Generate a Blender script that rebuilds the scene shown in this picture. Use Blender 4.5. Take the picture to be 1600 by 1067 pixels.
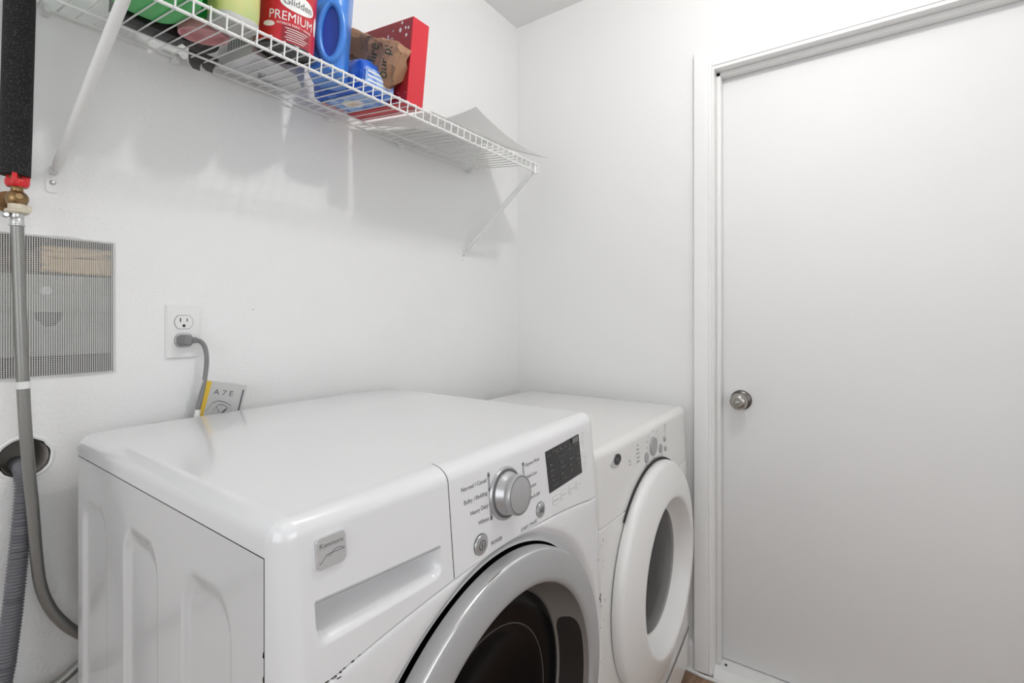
import bpy, bmesh, math, random
from mathutils import Vector, Matrix, noise
from mathutils.bvhtree import BVHTree
random.seed(7)
for o in list(bpy.data.objects): bpy.data.objects.remove(o)
SC = bpy.context.scene
COL = SC.collection
PI = math.pi
# ------------------------------------------------------------------ camera
CAM_H = 1.2039; FPX = 756.3; YAW = math.radians(54.643)
cam = bpy.data.cameras.new('camera'); camo = bpy.data.objects.new('camera', cam); COL.objects.link(camo)
cam.sensor_width = 36.0; cam.lens = FPX/1600*36.0
cam.shift_y = -(533.5-495.27)/1600
cam.clip_start = 0.02
camo.location = (0, 0, CAM_H); camo.rotation_euler = (PI/2, 0, -YAW)
SC.camera = camo
# ------------------------------------------------------------------ world, exposure
w = bpy.data.worlds.new('world'); SC.world = w; w.use_nodes = True
w.node_tree.nodes['Background'].inputs[0].default_value = (0.9, 0.95, 1.0, 1)
w.node_tree.nodes['Background'].inputs[1].default_value = 0.6
SC.view_settings.view_transform = 'Standard'; SC.view_settings.look = 'None'
SC.view_settings.gamma = 1.0; SC.view_settings.use_curve_mapping = False
SC.view_settings.exposure = 0.26
BULB_STRENGTH = 250.0        # glowing bulb of the ceiling lamp
FILL_POWER = (9.6, 10.2)  # front window, left window          # fill light of the two added windows
# room: X runs along the back wall to the corner, Y towards the back wall
XW, YW, ZC = 1.7079, 1.1863, 2.4441
XL, YF = -1.45, -1.45
LAMP = (0.86, 0.05)

# ------------------------------------------------------------------ materials
def mat(name, col, rough=0.5, metal=0.0, bump=None, var=None, coat=0.0, trans=0.0, emit=None, spec=None):
    m = bpy.data.materials.new(name); m.use_nodes = True
    nt = m.node_tree; b = nt.nodes['Principled BSDF']
    b.inputs['Base Color'].default_value = (*col, 1); b.inputs['Roughness'].default_value = rough
    b.inputs['Metallic'].default_value = metal; b.inputs['Coat Weight'].default_value = coat
    b.inputs['Coat Roughness'].default_value = 0.08
    if trans: b.inputs['Transmission Weight'].default_value = trans
    if spec is not None: b.inputs['Specular IOR Level'].default_value = spec
    if emit:
        b.inputs['Emission Color'].default_value = (*emit[0], 1); b.inputs['Emission Strength'].default_value = emit[1]
    tc = None
    if bump or var:
        tc = nt.nodes.new('ShaderNodeTexCoord')
    if bump:
        sc, st, dist = bump[:3]
        n = nt.nodes.new('ShaderNodeTexNoise'); n.inputs['Scale'].default_value = sc; n.inputs['Detail'].default_value = 3
        bp = nt.nodes.new('ShaderNodeBump'); bp.inputs['Strength'].default_value = st; bp.inputs['Distance'].default_value = dist
        nt.links.new(tc.outputs['Object'], n.inputs['Vector']); nt.links.new(n.outputs['Fac'], bp.inputs['Height'])
        nt.links.new(bp.outputs['Normal'], b.inputs['Normal'])
    if var:
        sc, c2, lo, hi = var[:4]; stretch = var[4] if len(var) > 4 else (1, 1, 1)
        mp = nt.nodes.new('ShaderNodeMapping'); mp.inputs['Scale'].default_value = stretch
        n = nt.nodes.new('ShaderNodeTexNoise'); n.inputs['Scale'].default_value = sc; n.inputs['Detail'].default_value = 5
        r = nt.nodes.new('ShaderNodeValToRGB')
        r.color_ramp.elements[0].position = lo; r.color_ramp.elements[1].position = hi
        r.color_ramp.elements[0].color = (*col, 1); r.color_ramp.elements[1].color = (*c2, 1)
        nt.links.new(tc.outputs['Object'], mp.inputs['Vector']); nt.links.new(mp.outputs['Vector'], n.inputs['Vector'])
        nt.links.new(n.outputs['Fac'], r.inputs['Fac']); nt.links.new(r.outputs['Color'], b.inputs['Base Color'])
    return m

M = {}
M['wall'] = mat('wall_paint', (.84, .84, .835), .5, bump=(170, .28, .004), var=(2.2, (.815, .815, .808), .35, .75))
M['wall_plain'] = mat('side_wall_paint', (.84, .84, .835), .5, bump=(170, .12, .003))
M['ceiling'] = mat('ceiling_paint', (.85, .85, .845), .7, bump=(120, .2, .004))
M['door'] = mat('door_paint', (.84, .84, .84), .6, bump=(30, .03, .003), var=(3, (.825, .825, .825), .4, .8), spec=.12)
M['trim'] = mat('trim_paint', (.84, .84, .835), .36, bump=(140, .06, .002))
M['trim_worn'] = mat('worn_trim_paint', (.81, .81, .80), .4, bump=(140, .1, .002), var=(60, (.55, .53, .5), .72, .84))
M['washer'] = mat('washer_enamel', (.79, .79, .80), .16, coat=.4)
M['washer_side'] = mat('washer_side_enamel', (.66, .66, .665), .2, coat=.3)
M['dryer'] = mat('dryer_enamel', (.79, .785, .77), .25, coat=.3)
M['dryer_door'] = mat('dryer_door_plastic', (.80, .795, .785), .3)
M['gap'] = mat('dark_chassis', (.02, .02, .02), .8)
M['silver'] = mat('silver_plastic', (.40, .40, .405), .5, metal=.12)
M['silver_inner'] = mat('inner_bezel_plastic', (.27, .25, .235), .35, metal=.3)
M['chrome'] = mat('chrome', (.75, .75, .76), .12, metal=1)
M['knob_silver'] = mat('dial_silver', (.52, .52, .53), .3, metal=.6)
M['dark_glass'] = mat('dark_door_glass', (.004, .004, .005), .22, spec=.12)
M['dryer_glass'] = mat('smoked_dryer_glass', (.012, .012, .013), .15, spec=.18)
M['black'] = mat('black_plastic', (.012, .012, .013), .35)
M['screen'] = mat('black_display', (.012, .012, .013), .2)
M['ink'] = mat('grey_ink', (.13, .13, .14), .5)
M['ink_light'] = mat('pale_ink', (.30, .30, .31), .5)
M['ink_screen'] = mat('display_lettering', (.16, .16, .155), .5)
M['rust'] = mat('rusty_chip', (.035, .022, .014), .8)
M['badge'] = mat('brushed_badge', (.66, .66, .67), .35, metal=.6, bump=(500, .1, .001))
M['badge_ink'] = mat('badge_engraving', (.22, .22, .23), .5, metal=.3)
M['white_plastic'] = mat('white_plastic', (.80, .80, .79), .35)
M['wire'] = mat('white_coated_wire', (.82, .82, .81), .35)
M['foam'] = mat('black_foam', (.012, .012, .013), .9, bump=(500, .9, .003), var=(420, (.075, .073, .07), .52, .72))
M['brass'] = mat('tarnished_brass', (.34, .22, .10), .35, metal=.9, var=(60, (.2, .13, .07), .4, .7))
M['red_plastic'] = mat('red_handle_plastic', (.62, .015, .02), .35)
M['pvc'] = mat('cream_fitting', (.68, .62, .50), .4, var=(60, (.5, .4, .28), .5, .8))
M['steel'] = mat('galvanised_steel', (.62, .62, .62), .3, metal=.9)
M['grey_pvc'] = mat('grey_pipe', (.55, .51, .47), .45)
M['grey_cord'] = mat('grey_cord_rubber', (.20, .20, .20), .45)
M['paper'] = mat('white_paper', (.80, .80, .79), .7)
M['yellow'] = mat('yellow_print', (.75, .50, .05), .6)
M['drain'] = mat('grey_corrugated_plastic', (.15, .15, .165), .38)
M['wood'] = mat('stud_wood', (.78, .56, .32), .7, var=(14, (.24, .13, .07), .50, .70, (1, 6, 8)))
M['stud_dark'] = mat('dark_cavity_wood', (.26, .20, .15), .8, var=(30, (.08, .06, .05), .4, .7))
M['panel_grey'] = mat('cavity_board', (.48, .48, .465), .6, var=(9, (.34, .34, .325), .4, .8))
M['dark_grey'] = mat('dark_grey_metal', (.10, .10, .10), .5)
M['mesh'] = mat('painted_wire_mesh', (.74, .74, .72), .5)
M['green'] = mat('green_plastic', (.045, .48, .10), .35)
M['green2'] = mat('dark_green_plastic', (.03, .38, .09), .25)
M['pink'] = mat('pink_plastic', (.72, .36, .38), .45, var=(40, (.6, .28, .3), .4, .7))
M['yel'] = mat('yellow_bottle_plastic', (.82, .76, .28), .35, trans=.25, var=(9, (.62, .74, .30), .4, .65))
M['grey_lid'] = mat('pale_grey_plastic', (.52, .52, .51), .5)
M['orange'] = mat('orange_print', (.85, .35, .04), .5)
M['can_red'] = mat('red_can_label', (.56, .018, .03), .28)
M['can_dark'] = mat('dark_red_print', (.30, .02, .035), .3)
M['can_tan'] = mat('tan_label_panel', (.26, .20, .12), .4)
M['print_white'] = mat('white_print', (.85, .85, .83), .5)
M['print_dark'] = mat('dark_green_print', (.02, .045, .035), .6)
M['blue'] = mat('blue_jug_plastic', (.05, .22, .68), .28)
M['blue_dark'] = mat('deep_blue_plastic', (.012, .05, .36), .3)
M['pouch'] = mat('blue_film', (.03, .13, .62), .22, bump=(60, .5, .004), var=(26, (.16, .36, .82), .5, .68))
M['pouch_label'] = mat('pale_blue_print', (.35, .52, .85), .3, var=(40, (.08, .2, .65), .45, .62))
M['kraft'] = mat('brown_kraft_paper', (.38, .205, .115), .65, bump=(90, .5, .004), var=(25, (.30, .155, .085), .4, .7))
M['red_box'] = mat('red_carton', (.60, .02, .035), .35)
M['red_box_dark'] = mat('dark_red_carton', (.33, .012, .02), .4)
M['carton'] = mat('white_carton', (.70, .70, .72), .6)
M['rag'] = mat('grey_cloth', (.11, .105, .10), .95, bump=(120, .6, .005), var=(30, (.05, .048, .046), .4, .7))
M['nickel'] = mat('satin_nickel', (.42, .40, .37), .28, metal=1)
M['nickel_dark'] = mat('dark_nickel', (.17, .16, .15), .35, metal=1)
M['porcelain'] = mat('lamp_holder_porcelain', (.8, .8, .78), .3)
M['bulb'] = mat('glowing_bulb', (1, .98, .96), .3, emit=((1, .985, .965), BULB_STRENGTH))
M['window_glass'] = mat('window_glass', (.9, .95, 1), .05, trans=1.0)

def braid_material():
    m = bpy.data.materials.new('braided_steel'); m.use_nodes = True; nt = m.node_tree; b = nt.nodes['Principled BSDF']
    b.inputs['Metallic'].default_value = .7; b.inputs['Roughness'].default_value = .38
    tc = nt.nodes.new('ShaderNodeTexCoord')
    wv = nt.nodes.new('ShaderNodeTexChecker'); wv.inputs['Scale'].default_value = 1.0
    mp = nt.nodes.new('ShaderNodeMapping'); mp.inputs['Scale'].default_value = (24, 700, 1); mp.inputs['Rotation'].default_value = (0, 0, .0)
    nt.links.new(tc.outputs['UV'], mp.inputs['Vector']); nt.links.new(mp.outputs['Vector'], wv.inputs['Vector'])
    wv.inputs['Color1'].default_value = (.44, .44, .42, 1); wv.inputs['Color2'].default_value = (.13, .13, .12, 1)
    nt.links.new(wv.outputs['Color'], b.inputs['Base Color'])
    bp = nt.nodes.new('ShaderNodeBump'); bp.inputs['Strength'].default_value = .4; bp.inputs['Distance'].default_value = .001
    nt.links.new(wv.outputs['Fac'], bp.inputs['Height']); nt.links.new(bp.outputs['Normal'], b.inputs['Normal'])
    return m
M['braid'] = braid_material()

def plank_material():
    m = bpy.data.materials.new('wood_look_plank'); m.use_nodes = True; nt = m.node_tree; b = nt.nodes['Principled BSDF']
    b.inputs['Roughness'].default_value = .4
    tc = nt.nodes.new('ShaderNodeTexCoord'); oi = nt.nodes.new('ShaderNodeObjectInfo')
    mp = nt.nodes.new('ShaderNodeMapping'); mp.inputs['Scale'].default_value = (2, 45, 1)
    ad = nt.nodes.new('ShaderNodeVectorMath'); ad.operation = 'ADD'
    n = nt.nodes.new('ShaderNodeTexNoise'); n.inputs['Scale'].default_value = 1.6; n.inputs['Detail'].default_value = 7
    r = nt.nodes.new('ShaderNodeValToRGB')
    r.color_ramp.elements[0].position = .32; r.color_ramp.elements[1].position = .7
    r.color_ramp.elements[0].color = (.16, .085, .05, 1); r.color_ramp.elements[1].color = (.44, .28, .18, 1)
    nt.links.new(tc.outputs['Object'], mp.inputs['Vector']); nt.links.new(mp.outputs['Vector'], ad.inputs[0])
    nt.links.new(oi.outputs['Random'], ad.inputs[1]); nt.links.new(ad.outputs[0], n.inputs['Vector'])
    nt.links.new(n.outputs['Fac'], r.inputs['Fac']); nt.links.new(r.outputs['Color'], b.inputs['Base Color'])
    return m
M['plank'] = plank_material()

# ------------------------------------------------------------------ helpers
def root_matrix(o):
    m = Matrix.LocRotScale(o.location, o.rotation_euler, None)
    return root_matrix(o.parent) @ m if o.parent else m
def tag(o, label, cat, group=None):
    o['label'] = label; o['category'] = cat
    if group: o['group'] = group
    return o
def thing(name, label, cat, loc=(0, 0, 0), rot=(0, 0, 0), group=None):
    o = bpy.data.objects.new(name, None); COL.objects.link(o); o.empty_display_size = .05
    o.location = loc; o.rotation_euler = rot
    return tag(o, label, cat, group)
def finish(bm, name, m, parent=None, local=False, smooth=40):
    bmesh.ops.recalc_face_normals(bm, faces=bm.faces)
    me = bpy.data.meshes.new(name); bm.to_mesh(me); bm.free()
    return finish_me(me, name, m, parent, local, smooth)
def finish_me(me, name, m, parent=None, local=False, smooth=40):
    if parent is not None and not local: me.transform(root_matrix(parent).inverted())
    if smooth:
        me.polygons.foreach_set('use_smooth', [True]*len(me.polygons)); me.set_sharp_from_angle(angle=math.radians(smooth))
    me.materials.append(M[m] if isinstance(m, str) else m)
    o = bpy.data.objects.new(name, me); COL.objects.link(o)
    if parent is not None: o.parent = parent
    me.update()
    return o
def struct(o): o['kind'] = 'structure'; return o
def solo(bm, name, m, label, cat, loc=None, smooth=40, group=None):
    o = finish(bm, name, m, None, smooth=smooth)
    if loc is not None:
        o.data.transform(Matrix.Translation(-Vector(loc))); o.location = loc
    return tag(o, label, cat, group)
def box(bm, a, b, bev=0, seg=2, mtx=None):
    r = bmesh.ops.create_cube(bm, size=1); vs = r['verts']
    for v in vs:
        v.co = Vector([a[i]+(v.co[i]+.5)*(b[i]-a[i]) for i in range(3)])
    es = list({e for v in vs for e in v.link_edges})
    if bev:
        g = bmesh.ops.bevel(bm, geom=es, offset=bev, segments=seg, profile=.5, affect='EDGES'); vs = list({v for f in g['faces'] for v in f.verts}|{v for v in vs if v.is_valid})
    if mtx is not None: bmesh.ops.transform(bm, matrix=mtx, verts=[v for v in vs if v.is_valid])
    return vs
def B(*a, **k):
    bm = bmesh.new(); box(bm, *a, **k); return bm
def lathe(bm, prof, axis_pt, seg=48, axis='Z', cap0=False, cap1=False, a0=0, a1=2*PI):
    """prof: list of (r, h); axis Z: h up; axis '-Y': h measured along +Y (into the wall)"""
    full = abs(a1-a0-2*PI) < 1e-6; n = seg if full else seg+1; rings = []
    for r, h in prof:
        ring = []
        for i in range(n):
            t = a0+(a1-a0)*i/seg; c, s = math.cos(t)*r, math.sin(t)*r
            if axis == 'Z': p = (c, s, h)
            elif axis == 'Y': p = (c, h, s)
            else: p = (h, c, s)
            ring.append(bm.verts.new(Vector(axis_pt)+Vector(p)))
        rings.append(ring)
    for k in range(len(rings)-1):
        for i in range(n if full else n-1):
            j = (i+1) % n
            bm.faces.new((rings[k][i], rings[k][j], rings[k+1][j], rings[k+1][i]))
    if cap0: bm.faces.new(rings[0])
    if cap1: bm.faces.new(list(reversed(rings[-1])))
    return rings
def catmull(pts, n=8):
    P = [Vector(p) for p in pts]; P = [2*P[0]-P[1]]+P+[2*P[-1]-P[-2]]; out = []
    for i in range(1, len(P)-2):
        a, b, c, d = P[i-1:i+3]
        for k in range(n):
            t = k/n; out.append(.5*((2*b)+(c-a)*t+(2*a-5*b+4*c-d)*t*t+(3*b-a-3*c+d)*t**3))
    out.append(P[-2]); return out
def tube(bm, path, rad, seg=12, caps=True, uv=False):
    path = [Vector(p) for p in path]; rings = []; up = None
    L = 0; Ls = []
    for i, p in enumerate(path):
        if i: L += (p-path[i-1]).length
        Ls.append(L)
        t = (path[min(i+1, len(path)-1)]-path[max(i-1, 0)]).normalized()
        if up is None:
            up = t.orthogonal().normalized()
        up = (up-t*up.dot(t)).normalized(); s = t.cross(up)
        r = rad(i, L) if callable(rad) else rad
        rings.append([bm.verts.new(p+(up*math.cos(2*PI*k/seg)+s*math.sin(2*PI*k/seg))*r) for k in range(seg)])
    lay = bm.loops.layers.uv.verify() if uv else None
    for i in range(len(rings)-1):
        for k in range(seg):
            j = (k+1) % seg
            f = bm.faces.new((rings[i][k], rings[i][j], rings[i+1][j], rings[i+1][k]))
            if uv:
                for lp, q in zip(f.loops, ((k, i), (k+1, i), (k+1, i+1), (k, i+1))): lp[lay].uv = (q[0]/seg, Ls[q[1]])
    if caps: bm.faces.new(rings[0]); bm.faces.new(list(reversed(rings[-1])))
def grid(bm, nu, nv, fn, closed_u=False):
    vs = [[bm.verts.new(fn(i, j)) for i in range(nu)] for j in range(nv)]
    for j in range(nv-1):
        for i in range(nu if closed_u else nu-1):
            k = (i+1) % nu
            bm.faces.new((vs[j][i], vs[j][k], vs[j+1][k], vs[j+1][i]))
    return vs
def prism(bm, poly, y0, y1, place):
    """poly in 2D, extruded between y0 and y1; place(u,v,h)->3D"""
    a = [bm.verts.new(place(u, v, y0)) for u, v in poly]; b = [bm.verts.new(place(u, v, y1)) for u, v in poly]
    bm.faces.new(a); bm.faces.new(list(reversed(b))); n = len(poly)
    for i in range(n): bm.faces.new((a[i], b[i], b[(i+1) % n], a[(i+1) % n]))
def rrect(w, h, r, n=5, cx=0, cy=0):
    out = []
    for sx, sy, a in ((1, 1, 0), (-1, 1, 90), (-1, -1, 180), (1, -1, 270)):
        for k in range(n+1):
            t = math.radians(a+90*k/n); out.append((cx+sx*(w/2-r)+r*math.cos(t), cy+sy*(h/2-r)+r*math.sin(t)))
    return out
def smooth01(x): x = max(0, min(1, x)); return x*x*(3-2*x)
_txt = {}
def text_verts(s, size, align='CENTER', sx=1.0):
    cu = bpy.data.curves.new('t', 'FONT'); cu.body = s; cu.size = size; cu.align_x = align; cu.align_y = 'CENTER'
    cu.resolution_u = 3
    ob = bpy.data.objects.new('t', cu); COL.objects.link(ob)
    dg = bpy.context.evaluated_depsgraph_get()
    me = bpy.data.meshes.new_from_object(ob.evaluated_get(dg))
    vs = [(v.co.x*sx, v.co.y) for v in me.vertices]; fs = [tuple(p.vertices) for p in me.polygons]
    bpy.data.objects.remove(ob); bpy.data.curves.remove(cu); bpy.data.meshes.remove(me)
    return vs, fs
def add_text(bm, s, size, place, align='CENTER', sx=1.0, rot=0):
    vs, fs = text_verts(s, size, align, sx); c, sn = math.cos(rot), math.sin(rot)
    V = [bm.verts.new(place(u*c-v*sn, u*sn+v*c)) for u, v in vs]
    for f in fs:
        try: bm.faces.new([V[i] for i in f])
        except ValueError: pass
def flat(bm, poly, place): bm.faces.new([bm.verts.new(place(u, v)) for u, v in poly])
def rect(x0, z0, x1, z1): return [(x0, z0), (x1, z0), (x1, z1), (x0, z1)]
def ellipse(cx, cz, rx, rz, n=24): return [(cx+rx*math.cos(2*PI*i/n), cz+rz*math.sin(2*PI*i/n)) for i in range(n)]

# ================================================================== SETTING
# floor with planks
bm = bmesh.new(); box(bm, (XL-.1, YF-.1, -.06), (XW+.3, YW+.2, -.006)); floor = struct(finish(bm, 'floor', 'gap', smooth=0))
PLW, PLL = .152, 1.2; pm = None; row = 0; y = YF
while y < YW:
    x = XL-(row % 3)*.4
    while x < XW+.08:
        x0, x1 = max(x, XL), min(x+PLL, XW+.09); y1 = min(y+PLW, YW)
        if x1-x0 > .02 and y1-y > .02:
            full = abs(x1-x0-PLL) < 1e-6 and abs(y1-y-PLW) < 1e-6
            if full and pm: me = pm
            else:
                b2 = B((0, 0, -.006), (x1-x0-.0012, y1-y-.0012, 0), bev=.0008, seg=1)
                me = bpy.data.meshes.new('plank'); b2.to_mesh(me); b2.free(); me.materials.append(M['plank'])
                if full: pm = me
            o = bpy.data.objects.new('plank', me); COL.objects.link(o); o.location = (x0, y, 0); o.parent = floor
        x += PLL
    y += PLW; row += 1
bm = bmesh.new(); box(bm, (XL-.1, YF-.1, ZC), (XW+.1, YW+.1, ZC+.08)); struct(finish(bm, 'ceiling', 'ceiling', smooth=0))

# back wall with a rectangular opening and a round pipe hole
HX0, HX1, HZ0, HZ1 = -.02, .3215, 1.098, 1.3475
PX, PZ, PR = .1975, .957, .0345
bm = bmesh.new()
xs = [XL, HX0, PX-.06, PX+.06, HX1, XW]; zs = [0, PZ-.06, PZ+.06, HZ0, HZ1, ZC]
def wq(pts): bm.faces.new([bm.verts.new(p) for p in pts])
for i in range(5):
    for j in range(5):
        x0, x1, z0, z1 = xs[i], xs[i+1], zs[j], zs[j+1]
        if z0 >= HZ0-1e-6 and z1 <= HZ1+1e-6 and x0 >= HX0-1e-6 and x1 <= HX1+1e-6: continue
        if i == 2 and j == 1:
            N = 48; inn = []; out = []
            for k in range(N):
                t = 2*PI*k/N; c, s = math.cos(t), math.sin(t); q = .06/max(abs(c), abs(s))
                rr = PR+.0018*noise.noise((c*3, s*3, 1))
                inn.append((PX+rr*c, YW, PZ+rr*s)); out.append((PX+q*c, YW, PZ+q*s))
            for k in range(N):
                l = (k+1) % N; wq((inn[k], inn[l], out[l], out[k]))
                a, b_ = inn[k], inn[l]; wq((a, b_, (b_[0], YW+.03, b_[2]), (a[0], YW+.03, a[2])))
            continue
        wq(((x0, YW, z0), (x1, YW, z0), (x1, YW, z1), (x0, YW, z1)))
D = YW+.09
for a, b_ in (((HX0, HZ0), (HX1, HZ0)), ((HX1, HZ0), (HX1, HZ1)), ((HX1, HZ1), (HX0, HZ1)), ((HX0, HZ1), (HX0, HZ0))):
    wq(((a[0], YW, a[1]), (b_[0], YW, b_[1]), (b_[0], YW+.014, b_[1]), (a[0], YW+.014, a[1])))
box(bm, (XL, YW+.2, 0), (XW+.1, YW+.24, ZC))
bmesh.ops.remove_doubles(bm, verts=bm.verts, dist=1e-6)
wall_back = struct(finish(bm, 'wall_back', 'wall', smooth=0))
# what shows inside the opening
finish(B((HX0-.05, D, HZ0-.1), (HX1+.05, D+.02, HZ1+.1)), 'cavity_backing', 'stud_dark', wall_back)
finish(B((.222, YW+.020, HZ1-.062), (HX1+.03, YW+.080, HZ1-.012), bev=.006), 'wood_header', 'wood', wall_back)
finish(B((HX0-.04, YW+.030, HZ1-.066), (.222, YW+.080, HZ1-.022), bev=.004), 'wood_block', 'stud_dark', wall_back)
finish(B((HX0-.04, YW+.022, HZ0+.035), (HX1+.03, YW+.034, HZ1-.066), bev=.002), 'cavity_panel', 'panel_grey', wall_back)
finish(B((HX0-.04, YW+.016, HZ0+.115), (HX1+.03, YW+.022, HZ0+.150), bev=.002), 'cavity_rail', 'panel_grey', wall_back)
finish(B((HX0-.04, YW+.050, HZ0-.03), (HX1+.03, YW+.088, HZ0+.035), bev=.002), 'cavity_sill', 'dark_grey', wall_back)
bm = bmesh.new(); lathe(bm, [(.0, .010), (.007, .011), (.009, .014), (.009, .022)], (.2275, YW, 1.2515), 20, 'Y')
finish(bm, 'white_button', 'white_plastic', wall_back)
bm = bmesh.new(); prism(bm, [(.2125, 1.2135), (.2505, 1.2175), (.2495, 1.200), (.2395, 1.187), (.228, 1.186), (.2145, 1.200)], YW+.017, YW+.0225, lambda u, v, h: (u, h, v))
finish(bm, 'dark_funnel', 'dark_grey', wall_back)

# right wall (with the door opening)
DY1 = .385      # jamb face at the latch side
DY0 = -.455     # hinge side, out of view
DZ = 2.031
bm = bmesh.new()
box(bm, (XW, DY1+.018, 0), (XW+.12, YW+.1, ZC)); box(bm, (XW, YF-.1, 0), (XW+.12, DY0-.018, ZC)); box(bm, (XW, DY0-.018, DZ+.018), (XW+.12, DY1+.018, ZC))
struct(finish(bm, 'wall_right', 'wall_plain', smooth=0))
LY0, LY1, LZ0, LZ1 = -.75, .75, .75, 2.1
bm = bmesh.new()
for a, b_ in (((YF-.1, 0), (LY0, ZC)), ((LY1, 0), (YW+.1, ZC)), ((LY0, 0), (LY1, LZ0)), ((LY0, LZ1), (LY1, ZC))):
    box(bm, (XL-.12, a[0], a[1]), (XL, b_[0], b_[1]))
struct(finish(bm, 'wall_left', 'wall_plain', smooth=0))
# wall behind the camera, with an unseen window added for fill light
WX0, WX1, WZ0, WZ1 = -.75, .75, .95, 2.1
bm = bmesh.new()
for a, b_ in (((XL, 0), (WX0, ZC)), ((WX1, 0), (XW+.1, ZC)), ((WX0, 0), (WX1, WZ0)), ((WX0, WZ1), (WX1, ZC))):
    box(bm, (a[0], YF-.12, a[1]), (b_[0], YF, b_[1]))
struct(finish(bm, 'wall_front', 'wall_plain', smooth=0))
bm = bmesh.new()
for a, b_ in (((WX0, WZ0), (WX1, WZ0+.04)), ((WX0, WZ1-.04), (WX1, WZ1)), ((WX0, WZ0), (WX0+.04, WZ1)), ((WX1-.04, WZ0), (WX1, WZ1)), ((WX0, 1.50), (WX1, 1.54))):
    box(bm, (a[0], YF-.10, a[1]), (b_[0], YF-.03, b_[1]))
win = struct(finish(bm, 'window_1', 'trim', smooth=0))
for z0, z1 in ((WZ0+.04, 1.50), (1.54, WZ1-.04)):
    finish(B((WX0+.04, YF-.07, z0), (WX1-.04, YF-.066, z1)), 'pane', 'window_glass', win, smooth=0)
def fill_light(loc, rot, sx, sy, p):  # area light added as fill in each invented window
    la = bpy.data.lights.new('window_daylight', 'AREA'); la.shape = 'RECTANGLE'; la.size = sx; la.size_y = sy; la.energy = p
    la.color = (.965, .985, 1.0)
    lo = bpy.data.objects.new('window_daylight', la); COL.objects.link(lo); lo.location = loc; lo.rotation_euler = rot
fill_light((0, YF-.055, 1.525), (-PI/2, 0, PI), 1.4, 1.05, FILL_POWER[0])
bm = bmesh.new()
for a, b_ in (((LY0, LZ0), (LY1, LZ0+.04)), ((LY0, LZ1-.04), (LY1, LZ1)), ((LY0, LZ0), (LY0+.04, LZ1)), ((LY1-.04, LZ0), (LY1, LZ1)), ((LY0, 1.50), (LY1, 1.54))):
    box(bm, (XL-.10, a[0], a[1]), (XL-.03, b_[0], b_[1]))
win2 = struct(finish(bm, 'window_2', 'trim', smooth=0))  # second unseen window, added to bring fill light from the left
for z0, z1 in ((LZ0+.04, 1.50), (1.54, LZ1-.04)):
    finish(B((XL-.07, LY0+.04, z0), (XL-.066, LY1-.04, z1)), 'pane', 'window_glass', win2, smooth=0)
fill_light((XL-.055, (LY0+LY1)/2, (LZ0+LZ1)/2), (PI/2, 0, -PI/2), LY1-LY0-.1, LZ1-LZ0-.1, FILL_POWER[1])

# ---------------- door: jamb, stop, casing, slab
XD = 1.777
bm = bmesh.new()
box(bm, (XW-.001, DY1, 0), (XW+.12, DY1+.019, DZ+.019)); box(bm, (XW-.001, DY0-.019, 0), (XW+.12, DY0, DZ+.019)); box(bm, (XW-.001, DY0, DZ), (XW+.12, DY1, DZ+.019))
struct(finish(bm, 'trim_1', 'trim', smooth=0))
bm = bmesh.new()
box(bm, (XW+.034, DY1-.0135, 0.03), (XD-.0015, DY1, DZ), bev=.002, seg=2); box(bm, (XW+.034, DY0, DZ-.0135), (XD-.0015, DY1, DZ), bev=.002, seg=2); box(bm, (XW+.034, DY0, .03), (XD-.0015, DY0+.0135, DZ), bev=.002)
struct(finish(bm, 'trim_2', 'trim_worn'))
# latch-side casing with a moulded profile, its top cut at a mitre
CY0, CY1 = .391, .4475
prof = [(CY1, 0), (CY1, .014), (CY1-.003, .017), (CY0+.022, .0155), (CY0+.012, .0135), (CY0+.0105, .0115), (CY0+.0085, .0115), (CY0+.007, .013), (CY0+.003, .012), (CY0, .009), (CY0, 0)]
bm = bmesh.new()
ztop = lambda yy: 2.044+(yy-CY0)*.85
a = [bm.verts.new((XW-t, yy, .012)) for yy, t in prof]; b_ = [bm.verts.new((XW-t, yy, ztop(yy))) for yy, t in prof]
bm.faces.new(a); bm.faces.new(list(reversed(b_)))
for i in range(len(prof)): j = (i+1) % len(prof); bm.faces.new((a[i], b_[i], b_[j], a[j]))
struct(finish(bm, 'trim_3', 'trim', smooth=25))
bm = bmesh.new()
a = [bm.verts.new((XW-t, DY0-DY1+DY1-.006-(yy-CY0), .012)) for yy, t in prof]; b_ = [bm.verts.new((XW-t, DY0-.006-(yy-CY0), ztop(yy))) for yy, t in prof]
bm.faces.new(a); bm.faces.new(list(reversed(b_)))
for i in range(len(prof)): j = (i+1) % len(prof); bm.faces.new((a[i], b_[i], b_[j], a[j]))
struct(finish(bm, 'trim_4', 'trim', smooth=25))
# small cap where the head casing used to be
bm = bmesh.new(); box(bm, (XW-.004, DY0, DZ+.011), (XW, DY1+.006, DZ+.015)); struct(finish(bm, 'trim_5', 'trim', smooth=0))
door = struct(finish(B((XD, DY0+.003, .034), (XD+.035, DY1-.004, DZ-.004), bev=.0015), 'door_1', 'door'))
KY, KZ = .3135, .925
bm = bmesh.new(); lathe(bm, [(.0, 0), (.033, 0), (.033, -.003), (.030, -.0075), (.022, -.011), (.0135, -.0125), (.0125, -.024)], (XD, KY, KZ), 40, 'X'); rose = finish(bm, 'rosette', 'nickel_dark', door)
bm = bmesh.new(); lathe(bm, [(.0125, -.022), (.017, -.026), (.0245, -.034), (.0272, -.043), (.0262, -.052), (.0215, -.060), (.016, -.0635), (.0125, -.0632), (.0115, -.0615), (.0, -.0615)], (XD, KY, KZ), 40, 'X'); kn = finish(bm, 'knob', 'nickel', door)
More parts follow.
